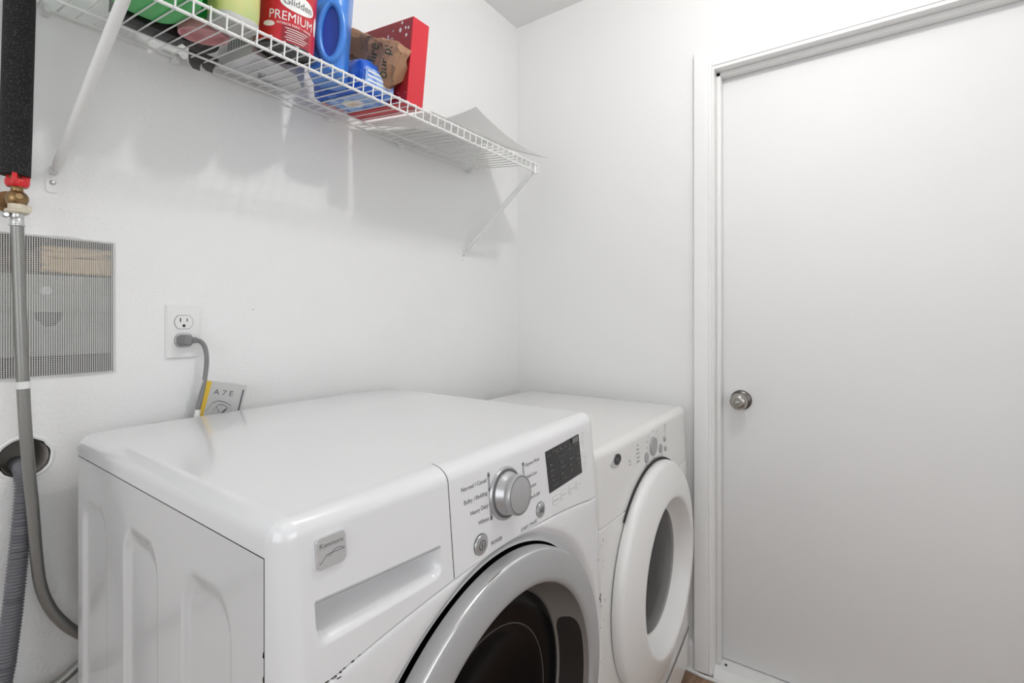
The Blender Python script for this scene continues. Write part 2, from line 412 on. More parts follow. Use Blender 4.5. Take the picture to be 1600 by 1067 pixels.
bm = bmesh.new(); lathe(bm, [(.0, -.0755), (.0035, -.0755), (.0055, -.074), (.006, -.070), (.005, -.0615)], (XD, KY, KZ), 20, 'X'); box(bm, (XD-.078, KY-.0022, KZ-.0075), (XD-.066, KY+.0022, KZ+.0075), bev=.001); finish(bm, 'turn_button', 'nickel', kn)
finish(B((XD-.0006, DY1-.0130, KZ-.012), (XD+.002, DY1-.0095, KZ+.012), bev=.0004), 'latch_plate', 'nickel_dark', door)
# threshold under the door
bm = bmesh.new()
pr = [(XW-.012, 0), (XW-.012, .006), (XW-.002, .011), (XW+.02, .024), (XD-.004, .030), (XD+.06, .030), (XD+.06, 0)]
prism(bm, pr, DY0, DY1, lambda u, v, h: (u, h, v)); th = struct(finish(bm, 'trim_6', 'trim_worn', smooth=15))
bm = bmesh.new(); lathe(bm, [(0, .0003), (.0045, .0003), (.0045, -.001)], (0, 0, 0), 16, 'Z')
bmesh.ops.transform(bm, matrix=Matrix.Translation((XW+.045, DY1-.028, .0285)) @ Matrix.Rotation(-.11, 4, 'Y'), verts=bm.verts); finish(bm, 'screw_hole', 'black', th)
# baseboards
def baseboard(name, y0, y1):
    bm = bmesh.new(); p = [(0, 0), (.013, 0), (.013, .082), (.010, .094), (.005, .101), (0, .102)]
    prism(bm, p, y0, y1, lambda u, v, h: (XW-u, h, v)); return struct(finish(bm, name, 'trim', smooth=30))
baseboard('baseboard_right', .4480, YW)
bm = bmesh.new(); prism(bm, [(0, 0), (.013, 0), (.013, .082), (.010, .094), (.005, .101), (0, .102)], XL, XW-.014, lambda u, v, h: (h, YW-u, v)); struct(finish(bm, 'baseboard_back', 'trim', smooth=30))
bm = bmesh.new(); tube(bm, catmull([(XW-.016, .52, .004), (XW-.016, .455, .004), (XW-.020, .42, .004), (XW-.018, .385, .004), (XW-.016, .30, .003)], 4), .006, 8); struct(finish(bm, 'trim_7', 'trim_worn'))
# speck on the back wall
bm = bmesh.new(); prism(bm, [(.5885, 1.2213), (.5905, 1.2224), (.5932, 1.2222), (.5915, 1.2208)], YW-.0006, YW+.0002, lambda u, v, h: (u, h, v)); finish(bm, 'paint_nick', 'ink', wall_back)

# ceiling lamp: porcelain holder with a bare bulb
lamp = thing('ceiling_lamp', 'bare glowing bulb in a white porcelain holder on the ceiling', 'lamp', (LAMP[0], LAMP[1], ZC))
bm = bmesh.new(); lathe(bm, [(.0, ZC), (.058, ZC), (.058, ZC-.012), (.045, ZC-.022), (.026, ZC-.03), (.024, ZC-.055), (.0, ZC-.055)], (LAMP[0], LAMP[1], 0), 32); finish(bm, 'lamp_holder', 'porcelain', lamp)
bm = bmesh.new(); lathe(bm, [(.0, ZC-.048), (.014, ZC-.05), (.016, ZC-.07), (.028, ZC-.095), (.032, ZC-.115), (.027, ZC-.135), (.014, ZC-.146), (.0, ZC-.148)], (LAMP[0], LAMP[1], 0), 32); finish(bm, 'bulb', 'bulb', lamp)

# ================================================================== WASHER
class Front:
    """rounded-box appliance front: left/right vertical edges and the top edge share radius R"""
    def __init__(s, xl, xr, yj, zt, R, bow, tilt, zk, low):
        s.xl, s.xr, s.yj, s.zt, s.R, s.bow, s.tilt, s.zk, s.low = xl, xr, yj, zt, R, bow, tilt, zk, low
        s.xc = (xl+xr)/2; s.hw = (xr-xl)/2
    def dY(s, x, z):
        zz = s.zt-s.R; d = s.bow*max(0, 1-((x-s.xc)/s.hw)**2)
        if z < zz: d += s.tilt*(zz-max(z, s.zk))
        if z < s.zk: d += s.low*(s.zk-z)
        return d
    def Y(s, x, z):
        e = min(x-s.xl, s.xr-x); rr = 0
        if e < s.R: e = max(e, 0); rr = s.R-math.sqrt(max(0, s.R**2-(s.R-e)**2))
        wgt = 1-rr/s.R
        return s.yj-s.R+rr-s.dY(x, z)*wgt
    def at(s, x, z, off=.0005): return (x, s.Y(x, z)-off, z)
    def fascia(s, x0, x1, zbot, nz, xstep=.008, disp=None, zrows=None):
        cols = []; n = 7; R = s.R
        if x0 is None: cols += [(s.xl+R, PI/2*(1-k/n)) for k in range(n)]; x0 = s.xl+R
        right = x1 is None
        if right: x1 = s.xr-R
        m = max(2, int((x1-x0)/xstep)); cols += [(x0+(x1-x0)*k/m, 0) for k in range(m+1)]
        if right: cols += [(s.xr-R, -PI/2*(k+1)/n) for k in range(n)]
        ph = [PI/2*(1-k/8) for k in range(9)]
        bm = bmesh.new()
        fr = zrows or [k/nz for k in range(1, nz+1)]
        def fn(i, j):
            xc, al = cols[i]
            if j < 9:
                f = ph[j]; h = math.cos(f)
                x = xc-R*math.sin(al)*h; yy = s.yj-R*math.cos(al)*h; z = s.zt-R+R*math.sin(f)
                wgt = math.cos(al)*h
            else:
                x = xc-R*math.sin(al); yy = s.yj-R*math.cos(al); zb = zbot(x); z0 = s.zt-R
                z = z0+(zb-z0)*fr[j-9]; wgt = math.cos(al)
            yy -= s.dY(x, z)*wgt
            if disp and j >= 9: yy += disp(x, z)
            return (x, yy, z)
        grid(bm, len(cols), 9+len(fr), fn); return bm

WX_L, WX_R, WYB, WZT = .249, .945, 1.1093, 1.0015
W = Front(WX_L, WX_R, .477, WZT, .022, .010, .09, .82, .024)
WXC = W.xc; WDZ = .535
washer = thing('washing_machine', 'white front-loading washing machine with a silver door ring and dial', 'washing machine', (WXC, .79, 0))
# cabinet: embossed left side, plain other sides
bm = bmesh.new()
panels = [(1.076, .9495), (.8745, .7477), (.673, .546)]
def emboss(y, z):
    d = 0
    for a, b_ in panels:
        cy, hw = (a+b_)/2, (a-b_)/2; cz, hh = (.898+.14)/2, (.898-.14)/2; r = .045
        qx, qz = abs(y-cy)-hw+r, abs(z-cz)-hh+r
        sd = math.hypot(max(qx, 0), max(qz, 0))+min(max(qx, qz), 0)-r
        d = max(d, .0055*smooth01(-sd/.012))
    if y > WYB-.012: t = (y-(WYB-.012))/.012; d += .012*(1-math.sqrt(max(0, 1-t*t)))
    return d
YJ = .4785; ZS = .9635
ny, nz = 210, 100
grid(bm, ny, nz, lambda i, j: (WX_L+emboss(YJ+(WYB-YJ)*i/(ny-1), .03+(ZS-.03)*j/(nz-1)), YJ+(WYB-YJ)*i/(ny-1), .03+(ZS-.03)*j/(nz-1)))
box(bm, (WX_R-.004, YJ, .03), (WX_R, WYB, ZS)); box(bm, (WX_L+.012, WYB-.004, .03), (WX_R, WYB, ZS))
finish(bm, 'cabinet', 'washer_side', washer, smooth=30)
finish(B((WX_L+.012, .53, .04), (WX_R-.006, WYB-.008, WZT-.008)), 'chassis', 'gap', washer, smooth=0)
# top panel with rounded edges
bm = bmesh.new(); R = .022; n = 7
sec = [(WX_L, ZS+.0012)]+[(WX_L+R-R*math.cos(PI/2*k/n), WZT-R+R*math.sin(PI/2*k/n)) for k in range(n+1)]
sec += [(WX_R-R+R*math.sin(PI/2*k/n), WZT-R+R*math.cos(PI/2*k/n)) for k in range(n+1)]+[(WX_R, ZS+.0012)]
ys = [W.yj, .55, .7, .9, WYB-R]+[WYB-R+R*math.sin(PI/2*k/n) for k in range(1, n+1)]
def topfn(i, j):
    x, z = sec[i]; yy = ys[j]
    if yy > WYB-R:
        s_ = (yy-(WYB-R))/R; drop = R*(1-math.sqrt(max(0, 1-s_*s_)))
        z = z-drop*max(0, (z-(WZT-R))/R) if z > WZT-R else z
    return (x, yy, z)
g = grid(bm, len(sec), len(ys), topfn); bm.faces.new([r for r in g[-1]])
finish(bm, 'top_panel', 'washer', washer, smooth=35)
zseam = lambda x: .859-.027*min(1.0, ((x-.6)/.3)**2)
SX = .4805
def drawer_disp(x, z):
    zt = .9135-(x-.284)*.045; zb = .870
    if x < .284 or x > .460 or z > zt or z < zb-.004: return 0
    u = (zt-z)/(zt-zb); ex = min(x-.284, .460-x)
    side = smooth01(ex/.016)*smooth01((z-(zb-.004)+ex*1.2-.004)/.022 if ex < .03 else 1)
    return .038*side*(1-smooth01((u-.45)/.62))
zr = sorted(set([k/34 for k in range(1, 35)]))
bm = W.fascia(None, SX-.0007, lambda x: zseam(x)+.0007, 120, xstep=.0022, disp=drawer_disp)
drawer = finish(bm, 'detergent_drawer', 'washer', washer, smooth=28)
bm = W.fascia(SX+.0007, None, lambda x: zseam(x)+.0007, 14, xstep=.012)
ctl = finish(bm, 'control_panel', 'washer', washer, smooth=35)
# grey tube standing in for shadow along the upper edge of the drawer grip
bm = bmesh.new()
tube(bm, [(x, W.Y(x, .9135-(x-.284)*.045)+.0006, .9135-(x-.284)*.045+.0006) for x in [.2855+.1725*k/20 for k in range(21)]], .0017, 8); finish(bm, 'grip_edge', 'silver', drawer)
# lower front panel around the door
bm = bmesh.new(); RD = .3036
angs = [2*PI*k/288 for k in range(288)]
def edge_r(t):
    c, s = math.cos(t), math.sin(t); lo, hi = .2, 1.2
    for _ in range(40):
        m_ = (lo+hi)/2; x, z = WXC+m_*c, WDZ+m_*s
        if WX_L <= x <= WX_R and .05 <= z <= zseam(x)-.0007: lo = m_
        else: hi = m_
    return lo
for cx_, cz_ in ((WX_L, zseam(WX_L)), (WX_R, zseam(WX_R)), (WX_L, .05), (WX_R, .05)): angs.append(math.atan2(cz_-.0008-WDZ if cz_ > .3 else cz_-WDZ, cx_-WXC) % (2*PI))
angs = sorted(angs)
steps = [0, .012, .03, .06, .1, .18, .3, .45, .6, .75, .86, .93, .97, .985, 1]
def lowfn(i, j):
    t = angs[i]; re = edge_r(t); r = RD+(re-RD)*steps[j]
    x, z = WXC+r*math.cos(t), WDZ+r*math.sin(t)
    y_ = W.Y(min(max(x, WX_L), WX_R), z)
    dr = r-RD; y_ += .017*(1-smooth01(dr/.028)) if dr < .026 else 0
    de = re-r
    if math.sin(t) > .15 and de < .006: y_ += .0035*(1-math.sqrt(max(0, 1-(1-de/.006)**2)))
    return (x, y_, z)
grid(bm, len(angs), len(steps), lowfn, closed_u=True)
finish(bm, 'lower_panel', 'washer', washer, smooth=35)
def lowY(x, z):
    de = zseam(x)-.0007-z; y_ = W.Y(x, z)
    return y_+(.0035*(1-math.sqrt(max(0, 1-(1-max(de, 0)/.006)**2))) if de < .006 else 0)
# wear along the seam and the left edge
bm = bmesh.new()
for k in range(22):
    x = .272+random.random()**1.3*.062; zc_ = zseam(x)-.0008-random.random()**2*.004; l = .0008+random.random()*.0022; h = .0004+random.random()*.0010
    flat(bm, [(x-l, zc_-h*.2), (x-l*.3, zc_-h), (x+l*.8, zc_-h*.5), (x+l, zc_+h*.6), (x-l*.5, zc_+h*.7)], lambda u, v: (u, lowY(u, v)-.0004, v))
for k in range(12):
    z = .80+random.random()*.075; e = .0005+random.random()*.0012; h = .002+random.random()*.004
    bm.faces.new([bm.verts.new(p) for p in ((WX_L-.0004, YJ-e, z), (WX_L-.0004, YJ+e, z), (WX_L-.0004, YJ+e*.5, z+h), (WX_L-.0004, YJ-e*.7, z+h))])
o = finish(bm, 'rust_chips', 'rust', washer, smooth=0); o['kind'] = 'stuff'
# door
YD = W.Y(WXC, WDZ); C0 = (WXC, YD, WDZ)
bm = bmesh.new(); lathe(bm, [(.290, .022), (.2995, .020), (.3005, .004), (.2995, -.002), (.2970, -.0048), (.2945, -.0060), (.285, -.0085), (.270, -.0110), (.258, -.0120), (.2520, -.0115), (.2485, -.0090), (.2470, -.006)], C0, 128, 'Y')
wdoor = finish(bm, 'door', 'silver', washer)
bm = bmesh.new(); lathe(bm, [(.2998, -.0008), (.2996, -.0022), (.2985, -.0038), (.2975, -.0046)], C0, 128, 'Y'); finish(bm, 'outer_trim', 'chrome', wdoor)
bm = bmesh.new(); lathe(bm, [(.2470, -.006), (.2455, .0), (.238, .020), (.228, .042), (.222, .052)], C0, 128, 'Y'); finish(bm, 'inner_bezel', 'silver_inner', wdoor)
bm = bmesh.new(); lathe(bm, [(.222, .051), (.214, .047), (.200, .0465), (.170, .048), (.150, .055), (.12, .075), (.06, .092), (.00005, .097)], C0, 96, 'Y'); finish(bm, 'door_glass', 'dark_glass', wdoor)
bm = bmesh.new()
lathe(bm, [(.2225, .0505), (.2215, .0490), (.2200, .0488), (.2190, .0500)], C0, 128, 'Y'); lathe(bm, [(.1690, .0485), (.1680, .0475), (.1670, .0485)], C0, 128, 'Y')
finish(bm, 'glass_rim', 'dark_grey', wdoor)
bm = bmesh.new()   # dark pull pocket on the latch side
na, nb = 40, 8
def pocket(i, j):
    t = math.radians(-27+52*i/(na-1)); f = j/(nb-1)
    ends = math.sqrt(max(0, 1-(1-min(1, min(i, na-1-i)/8.0))**2))
    f = .5+(f-.5)*(.35+.65*ends)
    r = .2445-.0190*f; h = .004+.044*f
    return (WXC+(r-.0007)*math.cos(t), YD+h-.0004, WDZ+(r-.0007)*math.sin(t))
grid(bm, na, nb, pocket); finish(bm, 'pull_pocket', 'black', wdoor)
# dial
DX, DZ_ = .6030, .9330
bm = bmesh.new(); yk = W.Y(DX, DZ_); tl = Matrix.Translation((DX, yk, DZ_)) @ Matrix.Rotation(-.085, 4, 'X')
lathe(bm, [(.040, .001), (.040, -.002), (.0385, -.0042), (.034, -.0045), (.0325, -.003)], (0, 0, 0), 64, 'Y'); bmesh.ops.transform(bm, matrix=tl, verts=bm.verts)
dial = finish(bm, 'dial', 'knob_silver', washer)
bm = bmesh.new(); lathe(bm, [(.033, -.001), (.0332, -.004), (.0318, -.008), (.0290, -.013), (.0272, -.0165), (.0270, -.018), (.0290, -.0195), (.0298, -.021), (.0300, -.027), (.0292, -.0290), (.0275, -.0297), (.00005, -.0290)], (0, 0, 0), 64, 'Y'); bmesh.ops.transform(bm, matrix=tl, verts=bm.verts)
finish(bm, 'dial_cap', 'knob_silver', dial)
bm = bmesh.new(); lathe(bm, [(.0325, -.0044), (.0338, -.0054), (.0360, -.0054), (.0362, -.0040)], (0, 0, 0), 64, 'Y'); lathe(bm, [(.0278, -.0296), (.0270, -.0300), (.0262, -.0296)], (0, 0, 0), 64, 'Y'); bmesh.ops.transform(bm, matrix=tl, verts=bm.verts); finish(bm, 'dial_groove', 'ink', dial)
def button(parent, front, x, z, r, name, m='knob_silver', sym=None):
    bm = bmesh.new(); lathe(bm, [(r, .001), (r, -.0012), (r*.93, -.0026), (r*.80, -.0030), (.00005, -.0032)], (x, front.Y(x, z), z), 32, 'Y'); b_ = finish(bm, name, m, parent)
    bm = bmesh.new(); lathe(bm, [(r*1.06, .0006), (r*1.06, -.0007), (r*.99, -.0009)], (x, front.Y(x, z), z), 32, 'Y'); finish(bm, 'button_ring', 'ink', b_)
    if sym:
        bm = bmesh.new(); yy = front.Y(x, z)-.0036
        if sym == 'power':
            lathe(bm, [(r*.50, 0), (r*.40, -.0001)], (x, yy, z), 24, 'Y'); flat(bm, rect(x-r*.07, z-r*.22, x+r*.07, z+r*.25), lambda u, v: (u, yy, v))
        else:
            flat(bm, [(x-r*.42, z-r*.42), (x+r*.05, z), (x-r*.42, z+r*.42)], lambda u, v: (u, yy, v))
            flat(bm, rect(x+r*.10, z-r*.42, x+r*.22, z+r*.42), lambda u, v: (u, yy, v)); flat(bm, rect(x+r*.34, z-r*.42, x+r*.46, z+r*.42), lambda u, v: (u, yy, v))
        finish(bm, 'button_symbol', 'ink', b_, smooth=0)
button(washer, W, .5375, .8790, .0145, 'power_button', sym='power')
button(washer, W, .6980, .8765, .0128, 'start_button', sym='start')
# printed lettering
def word(parent, name, m, s, size, place, align='CENTER', sx=.95, local=False, rot=0):
    bm = bmesh.new(); add_text(bm, s, size, place, align, sx, rot); return finish(bm, name, m, parent, local=local, smooth=0)
def wt(s, x, z, size, align='CENTER', sx=.95): word(washer, 'cycle_lettering', 'ink', s, size, lambda u, v: W.at(x+u, z+v), align, sx)
for s, z in (('Normal / Casual', .9640), ('Bulky / Bedding', .9455), ('Heavy Duty', .9275), ('Whites', .9090)): wt(s, .5600, z, .0088, 'RIGHT')
for s, z in (('Express Wash', .9600), ('Hand Care', .9405), ('Delicates', .9225), ('Rinse & Spin', .9050)): wt(s, .6620, z, .0082, 'LEFT')
wt('POWER', .5740, .8710, .0082); wt('START / PAUSE', .6610, .8635, .0078)
bm = bmesh.new()
prism(bm, rrect(.0044, .070, .002, 3, .5650, .939), 0, .0008, lambda u, v, h: W.at(u, v, h)); finish(bm, 'indicator_strip', 'silver', washer, smooth=20)
bm = bmesh.new()
prism(bm, rrect(.0038, .067, .0018, 3, .6560, .933), 0, .0008, lambda u, v, h: W.at(u, v, h)); finish(bm, 'indicator_strip', 'silver', washer, smooth=20)
for x, zc_ in ((.5650, .939), (.6560, .933)):
    for k in range(4):
        bm = bmesh.new(); prism(bm, ellipse(x, zc_+.0305-k*.0205, .0023, .003, 10), 0, .0012, lambda u, v, h: W.at(u, v, h)); finish(bm, 'indicator_light', 'ink', washer, smooth=20)
# display
scx = [(.7275, .9665), (.8615, .9715), (.8645, .8955), (.7320, .8940)]
bm = bmesh.new(); prism(bm, scx, 0, .0010, lambda u, v, h: W.at(u, v, h)); disp_o = finish(bm, 'display', 'screen', washer, smooth=0)
bm = bmesh.new()
def dp(a, b_):  # position on the display by fractions
    p = Vector(scx[0]).lerp(Vector(scx[1]), a); q = Vector(scx[3]).lerp(Vector(scx[2]), a); return p.lerp(q, b_)
words = [(.06, .12, 'Cycle'), (.30, .13, 'Wash'), (.42, .12, 'Rinse'), (.53, .11, 'Spin'), (.30, .07, 'Estimated Time'), (.1, .36, 'Hot'), (.12, .50, 'Warm'), (.1, .62, 'Cool'), (.12, .74, 'Cold'), (.16, .87, 'Tap Cold'), (.42, .27, 'Spin Speed'), (.38, .42, 'High'), (.42, .56, 'Medium'), (.38, .70, 'Low'), (.42, .84, 'No Spin'), (.66, .22, 'Soil'), (.68, .48, 'Normal'), (.65, .62, 'Light'), (.66, .77, 'Off'), (.88, .20, 'Options'), (.90, .46, 'Stain'), (.90, .58, 'Extra'), (.90, .71, 'Rinse')]
for a, b_, s in words:
    p = dp(a, b_); word(disp_o, 'display_lettering', 'ink_screen', s, .0062, lambda u, v: W.at(p.x+u, p.y+v, .0019), sx=.9)
p = dp(.86, .07); flat(bm, rect(p.x-.013, p.y-.006, p.x+.013, p.y+.004), lambda u, v: W.at(u, v, .0019))
finish(bm, 'digit_window', 'ink_screen', disp_o, smooth=0)
for k in range(4):
    x = .7525+k*.0315; z = .8770+k*.0008
    bm = bmesh.new(); prism(bm, rrect(.0235, .0155, .003, 3, x, z), 0, .0009, lambda u, v, h: W.at(u, v, h)); bt = finish(bm, 'option_button', 'white_plastic', washer, smooth=20)
    bm = bmesh.new(); add_text(bm, ('Wash Temp', 'Spin Speed', 'Soil Level', 'Beeper')[k], .0045, lambda u, v: W.at(x+u, z+v, .0014), sx=.8)
    flat(bm, rect(x-.0115, z+.0074, x+.0115, z+.0079), lambda u, v: W.at(u, v, .0012)); flat(bm, rect(x-.0118, z-.007, x-.0113, z+.0074), lambda u, v: W.at(u, v, .0012)); finish(bm, 'button_lettering', 'ink_light', bt, smooth=0)
for k in range(6):
    x = .8780+k*.0005; z = .9685-k*.0130
    bm = bmesh.new(); prism(bm, rrect(.0150, .0100, .002, 3, x, z), 0, .0009, lambda u, v, h: W.at(u, v, h)); bt = finish(bm, 'option_button', 'white_plastic', washer, smooth=20)
    bm = bmesh.new(); add_text(bm, ('Pre Wash', 'Extra', 'Stain', 'Delay', 'Lock', 'Add')[k], .0038, lambda u, v: W.at(x+u, z+v, .0014), sx=.8)
    flat(bm, rect(x-.0075, z+.0046, x+.0075, z+.0050), lambda u, v: W.at(u, v, .0012)); finish(bm, 'button_lettering', 'ink_light', bt, smooth=0)
# badge
bm = bmesh.new(); BX, BZ = .3040, .9600
prism(bm, rrect(.0335, .0315, .004, 5, BX, BZ), -.0005, .0036, lambda u, v, h: (u, W.Y(u, v)-h, v)); bmesh.ops.bevel(bm, geom=[e for e in bm.edges if all(v.co.y < W.Y(v.co.x, v.co.z)-.002 for v in e.verts)], offset=.0008, segments=2, affect='EDGES')
badge = finish(bm, 'brand_badge', 'badge', washer, smooth=30)
bm = bmesh.new(); bp_ = lambda u, v: (BX+u, W.Y(BX+u, BZ+v)-.0040, BZ+v)
add_text(bm, 'Kenmore', .0072, lambda u, v: bp_(u, v+.0075), sx=1.0)
def ribbon(bm, pts, wd, place):
    for i in range(len(pts)-1):
        (x0, z0), (x1, z1) = pts[i], pts[i+1]; flat(bm, [(x0, z0-wd), (x1, z1-wd), (x1, z1+wd), (x0, z0+wd)], place)
ribbon(bm, [(-.0145+.029*k/20, -.0095+.006*smooth01(k/7)+(.0015*math.sin(k/20*3)-.002*(k/20)+.003*(k/20)**2)) for k in range(21)], .00035, bp_)
ribbon(bm, [(-.004+.0185*k/14, -.0052+.0060*math.sin(min(1, k/14*1.15)*PI*.75)) for k in range(15)], .00035, bp_)
finish(bm, 'badge_lettering', 'badge_ink', badge, smooth=0)

# ================================================================== DRYER
DXL, DXR, DYB, DZT = .9665, 1.664, 1.095, .9052
Dr = Front(DXL, DXR, .484, DZT, .020, .006, .04, .735, .012)
dryer = thing('clothes_dryer', 'off-white front-loading dryer with a round white door, in the corner', 'dryer', (Dr.xc, .79, 0))
bm = bmesh.new()
box(bm, (DXL, .4855, .03), (DXR, DYB, DZT-.035)); finish(bm, 'cabinet', 'dryer', dryer, smooth=0)
bm = bmesh.new(); R = .02; zs_ = DZT-.033
sec = [(DXL, zs_)]+[(DXL+R-R*math.cos(PI/2*k/n), DZT-R+R*math.sin(PI/2*k/n)) for k in range(n+1)]
sec += [(DXR-R+R*math.sin(PI/2*k/n), DZT-R+R*math.cos(PI/2*k/n)) for k in range(n+1)]+[(DXR, zs_)]
ys = [Dr.yj, .6, .8, DYB-R]+[DYB-R+R*math.sin(PI/2*k/n) for k in range(1, n+1)]
def topfn2(i, j):
    x, z = sec[i]; yy = ys[j]
    if yy > DYB-R:
        s_ = (yy-(DYB-R))/R; drop = R*(1-math.sqrt(max(0, 1-s_*s_)))
        z = z-drop*max(0, (z-(DZT-R))/R) if z > DZT-R else z
    return (x, yy, z)
g = grid(bm, len(sec), len(ys), topfn2); bm.faces.new([r for r in g[-1]])
finish(bm, 'top_panel', 'dryer', dryer, smooth=35)
dseam = lambda x: .7365-.012*smooth01(1-abs(x-1.13)/.12)*0
bm = Dr.fascia(None, None, lambda x: .7365, 12, xstep=.02); finish(bm, 'control_panel', 'dryer', dryer, smooth=35)
bm = bmesh.new()
xs_ = [DXL+R*(1-math.cos(PI/2*k/6)) for k in range(6)]+[DXL+R+(DXR-DXL-2*R)*k/30 for k in range(31)]+[DXR-R*(1-math.cos(PI/2*(5-k)/6)) for k in range(6)]
zz_ = [.7350, .7345, .7335, .7315, .729]+[.70-.62*k/12 for k in range(13)]
def lowd(i, j):
    x, z = xs_[i], zz_[j]; yy = Dr.Y(x, z); de = .7350-z
    if de < .006: yy += .004*(1-math.sqrt(max(0, 1-(1-de/.006)**2)))
    return (x, yy, z)
grid(bm, len(xs_), len(zz_), lowd); finish(bm, 'lower_panel', 'dryer', dryer, smooth=35)
bm = bmesh.new(); box(bm, (DXL+.02, .50, .0), (DXR-.02, 1.06, .035)); finish(bm, 'base', 'gap', dryer, smooth=0)
bm = bmesh.new(); grid(bm, 30, 6, lambda i, j: (DXL+.004+(DXR-DXL-.008)*i/29, Dr.Y(DXL+.004+(DXR-DXL-.008)*i/29, .2)-.004+.002*j/5, .185-.035*math.cos((i/29-.5)*PI)-.11*j/5)); finish(bm, 'toe_panel', 'dryer', dryer, smooth=35)
DDX, DDZ = 1.315, .512; YD2 = Dr.Y(DDX, DDZ); C1 = (DDX, YD2, DDZ)
bm = bmesh.new(); lathe(bm, [(.284, .004), (.291, .001), (.2935, -.006), (.2925, -.016), (.288, -.023), (.280, -.027), (.25, -.036), (.215, -.044), (.205, -.046), (.200, -.0455), (.1965, -.043)], C1, 128, 'Y'); ddoor = finish(bm, 'door', 'dryer_door', dryer)
bm = bmesh.new(); lathe(bm, [(.1965, -.043), (.190, -.034), (.178, -.016), (.168, -.003), (.162, .001)], C1, 128, 'Y'); finish(bm, 'door_dish', 'dryer_door', ddoor)
bm = bmesh.new(); lathe(bm, [(.1635, -.0005), (.159, -.002), (.12, -.006), (.06, -.008), (.00005, -.009)], C1, 96, 'Y'); finish(bm, 'door_glass', 'dryer_glass', ddoor)
bm = bmesh.new(); lathe(bm, [(.2930, .0), (.2985, -.0008), (.2995, .003)], C1, 64, 'Y', a0=1.0, a1=2.4); finish(bm, 'door_gap', 'gap', ddoor)
# dryer controls
bm = bmesh.new(); lathe(bm, [(.025, .001), (.025, -.004), (.023, -.006), (.00005, -.0065)], (1.3150, Dr.Y(1.315, .848), .848), 40, 'Y'); finish(bm, 'dial', 'silver', dryer)
button(dryer, Dr, 1.2640, .8275, .0130, 'start_button', 'silver'); button(dryer, Dr, 1.3780, .8270, .0120, 'option_button', 'silver')
button(dryer, Dr, 1.4160, .8470, .0075, 'option_button', 'silver'); button(dryer, Dr, 1.4210, .8180, .0070, 'option_button', 'silver')
def dt(s, x, z, size): word(dryer, 'control_lettering', 'ink', s, size, lambda u, v: Dr.at(x+u, z+v))
for k, s in enumerate(('Auto', 'Heavy', 'Normal', 'Casual', 'Delicate')): dt(s, 1.205, .874-k*.0105, .0075)
dt('Dry', 1.150, .846, .0075); dt('Level', 1.152, .837, .0060)
for k, s in enumerate(('High', 'Med', 'Low', 'Air')): dt(s, 1.424, .887-k*.0085, .0065)
for k, (x, z) in enumerate(((1.272, .868), (1.268, .853), (1.285, .880), (1.318, .889), (1.350, .880), (1.358, .862))): dt(('More', 'Dry', 'Less', 'Timed', 'Off', '40')[k], x, z, .0065)
dt('Start', 1.262, .808, .0075); dt('Cycle', 1.318, .815, .0065); dt('Select', 1.320, .807, .0065); dt('Signal', 1.385, .807, .0070)
bm = bmesh.new(); prism(bm, ellipse(1.068, .8640, .0260, .0125), 0, .0022, lambda u, v, h: Dr.at(u, v, h)); db = finish(bm, 'brand_badge', 'badge', dryer, smooth=30)
bm = bmesh.new(); prism(bm, ellipse(1.0760, .8680, .0180, .0125), .002, .0034, lambda u, v, h: Dr.at(u, v, h)); finish(bm, 'badge_oval', 'black', db, smooth=30)
bm = bmesh.new(); ribbon(bm, [(1.0660+.019*k/12, .8650+.006*math.sin(k/12*PI*1.6)) for k in range(13)], .0009, lambda u, v: Dr.at(u, v, .0037)); finish(bm, 'badge_swirl', 'ink_light', db, smooth=0)
bm = bmesh.new()
for k in range(16):
    x = DXL+.006+random.random()*.035; z = random.choice((.71, .66, .60, .585, .575, .53, .47, .45))+random.uniform(-.012, .012); l, h = .0007+random.random()*.0014, .001+random.random()*.005
    flat(bm, [(x-l, z-h), (x+l*.4, z-h*.6), (x+l, z+h*.5), (x-l*.3, z+h)], lambda u, v: Dr.at(u, v, .0004))
o = finish(bm, 'paint_scuffs', 'ink', dryer, smooth=0); o['kind'] = 'stuff'

# ================================================================== WALL FITTINGS
# wire mesh over the opening
bm = bmesh.new(); x = HX0-.018
mx0, mx1, mz0, mz1 = HX0-.018, HX1+.004, HZ0-.003, HZ1+.003
while x < mx1:
    in_hole = x < HX1+.001
    box(bm, (x-.00042, YW-.0016, mz0+.002*math.sin(x*40)), (x+.00042, YW-.0004, mz1+.002*math.sin(x*57))); x += .00318
z = mz0
while z < mz1:
    box(bm, (mx0, YW-.0024, z-.00028), (mx1-.004*random.random(), YW-.0014, z+.00028)); z += .00318
o = solo(bm, 'wire_mesh', 'mesh', 'white-painted fine wire mesh stapled over the square wall opening', 'wire mesh', (.15, YW, HZ0), smooth=0)
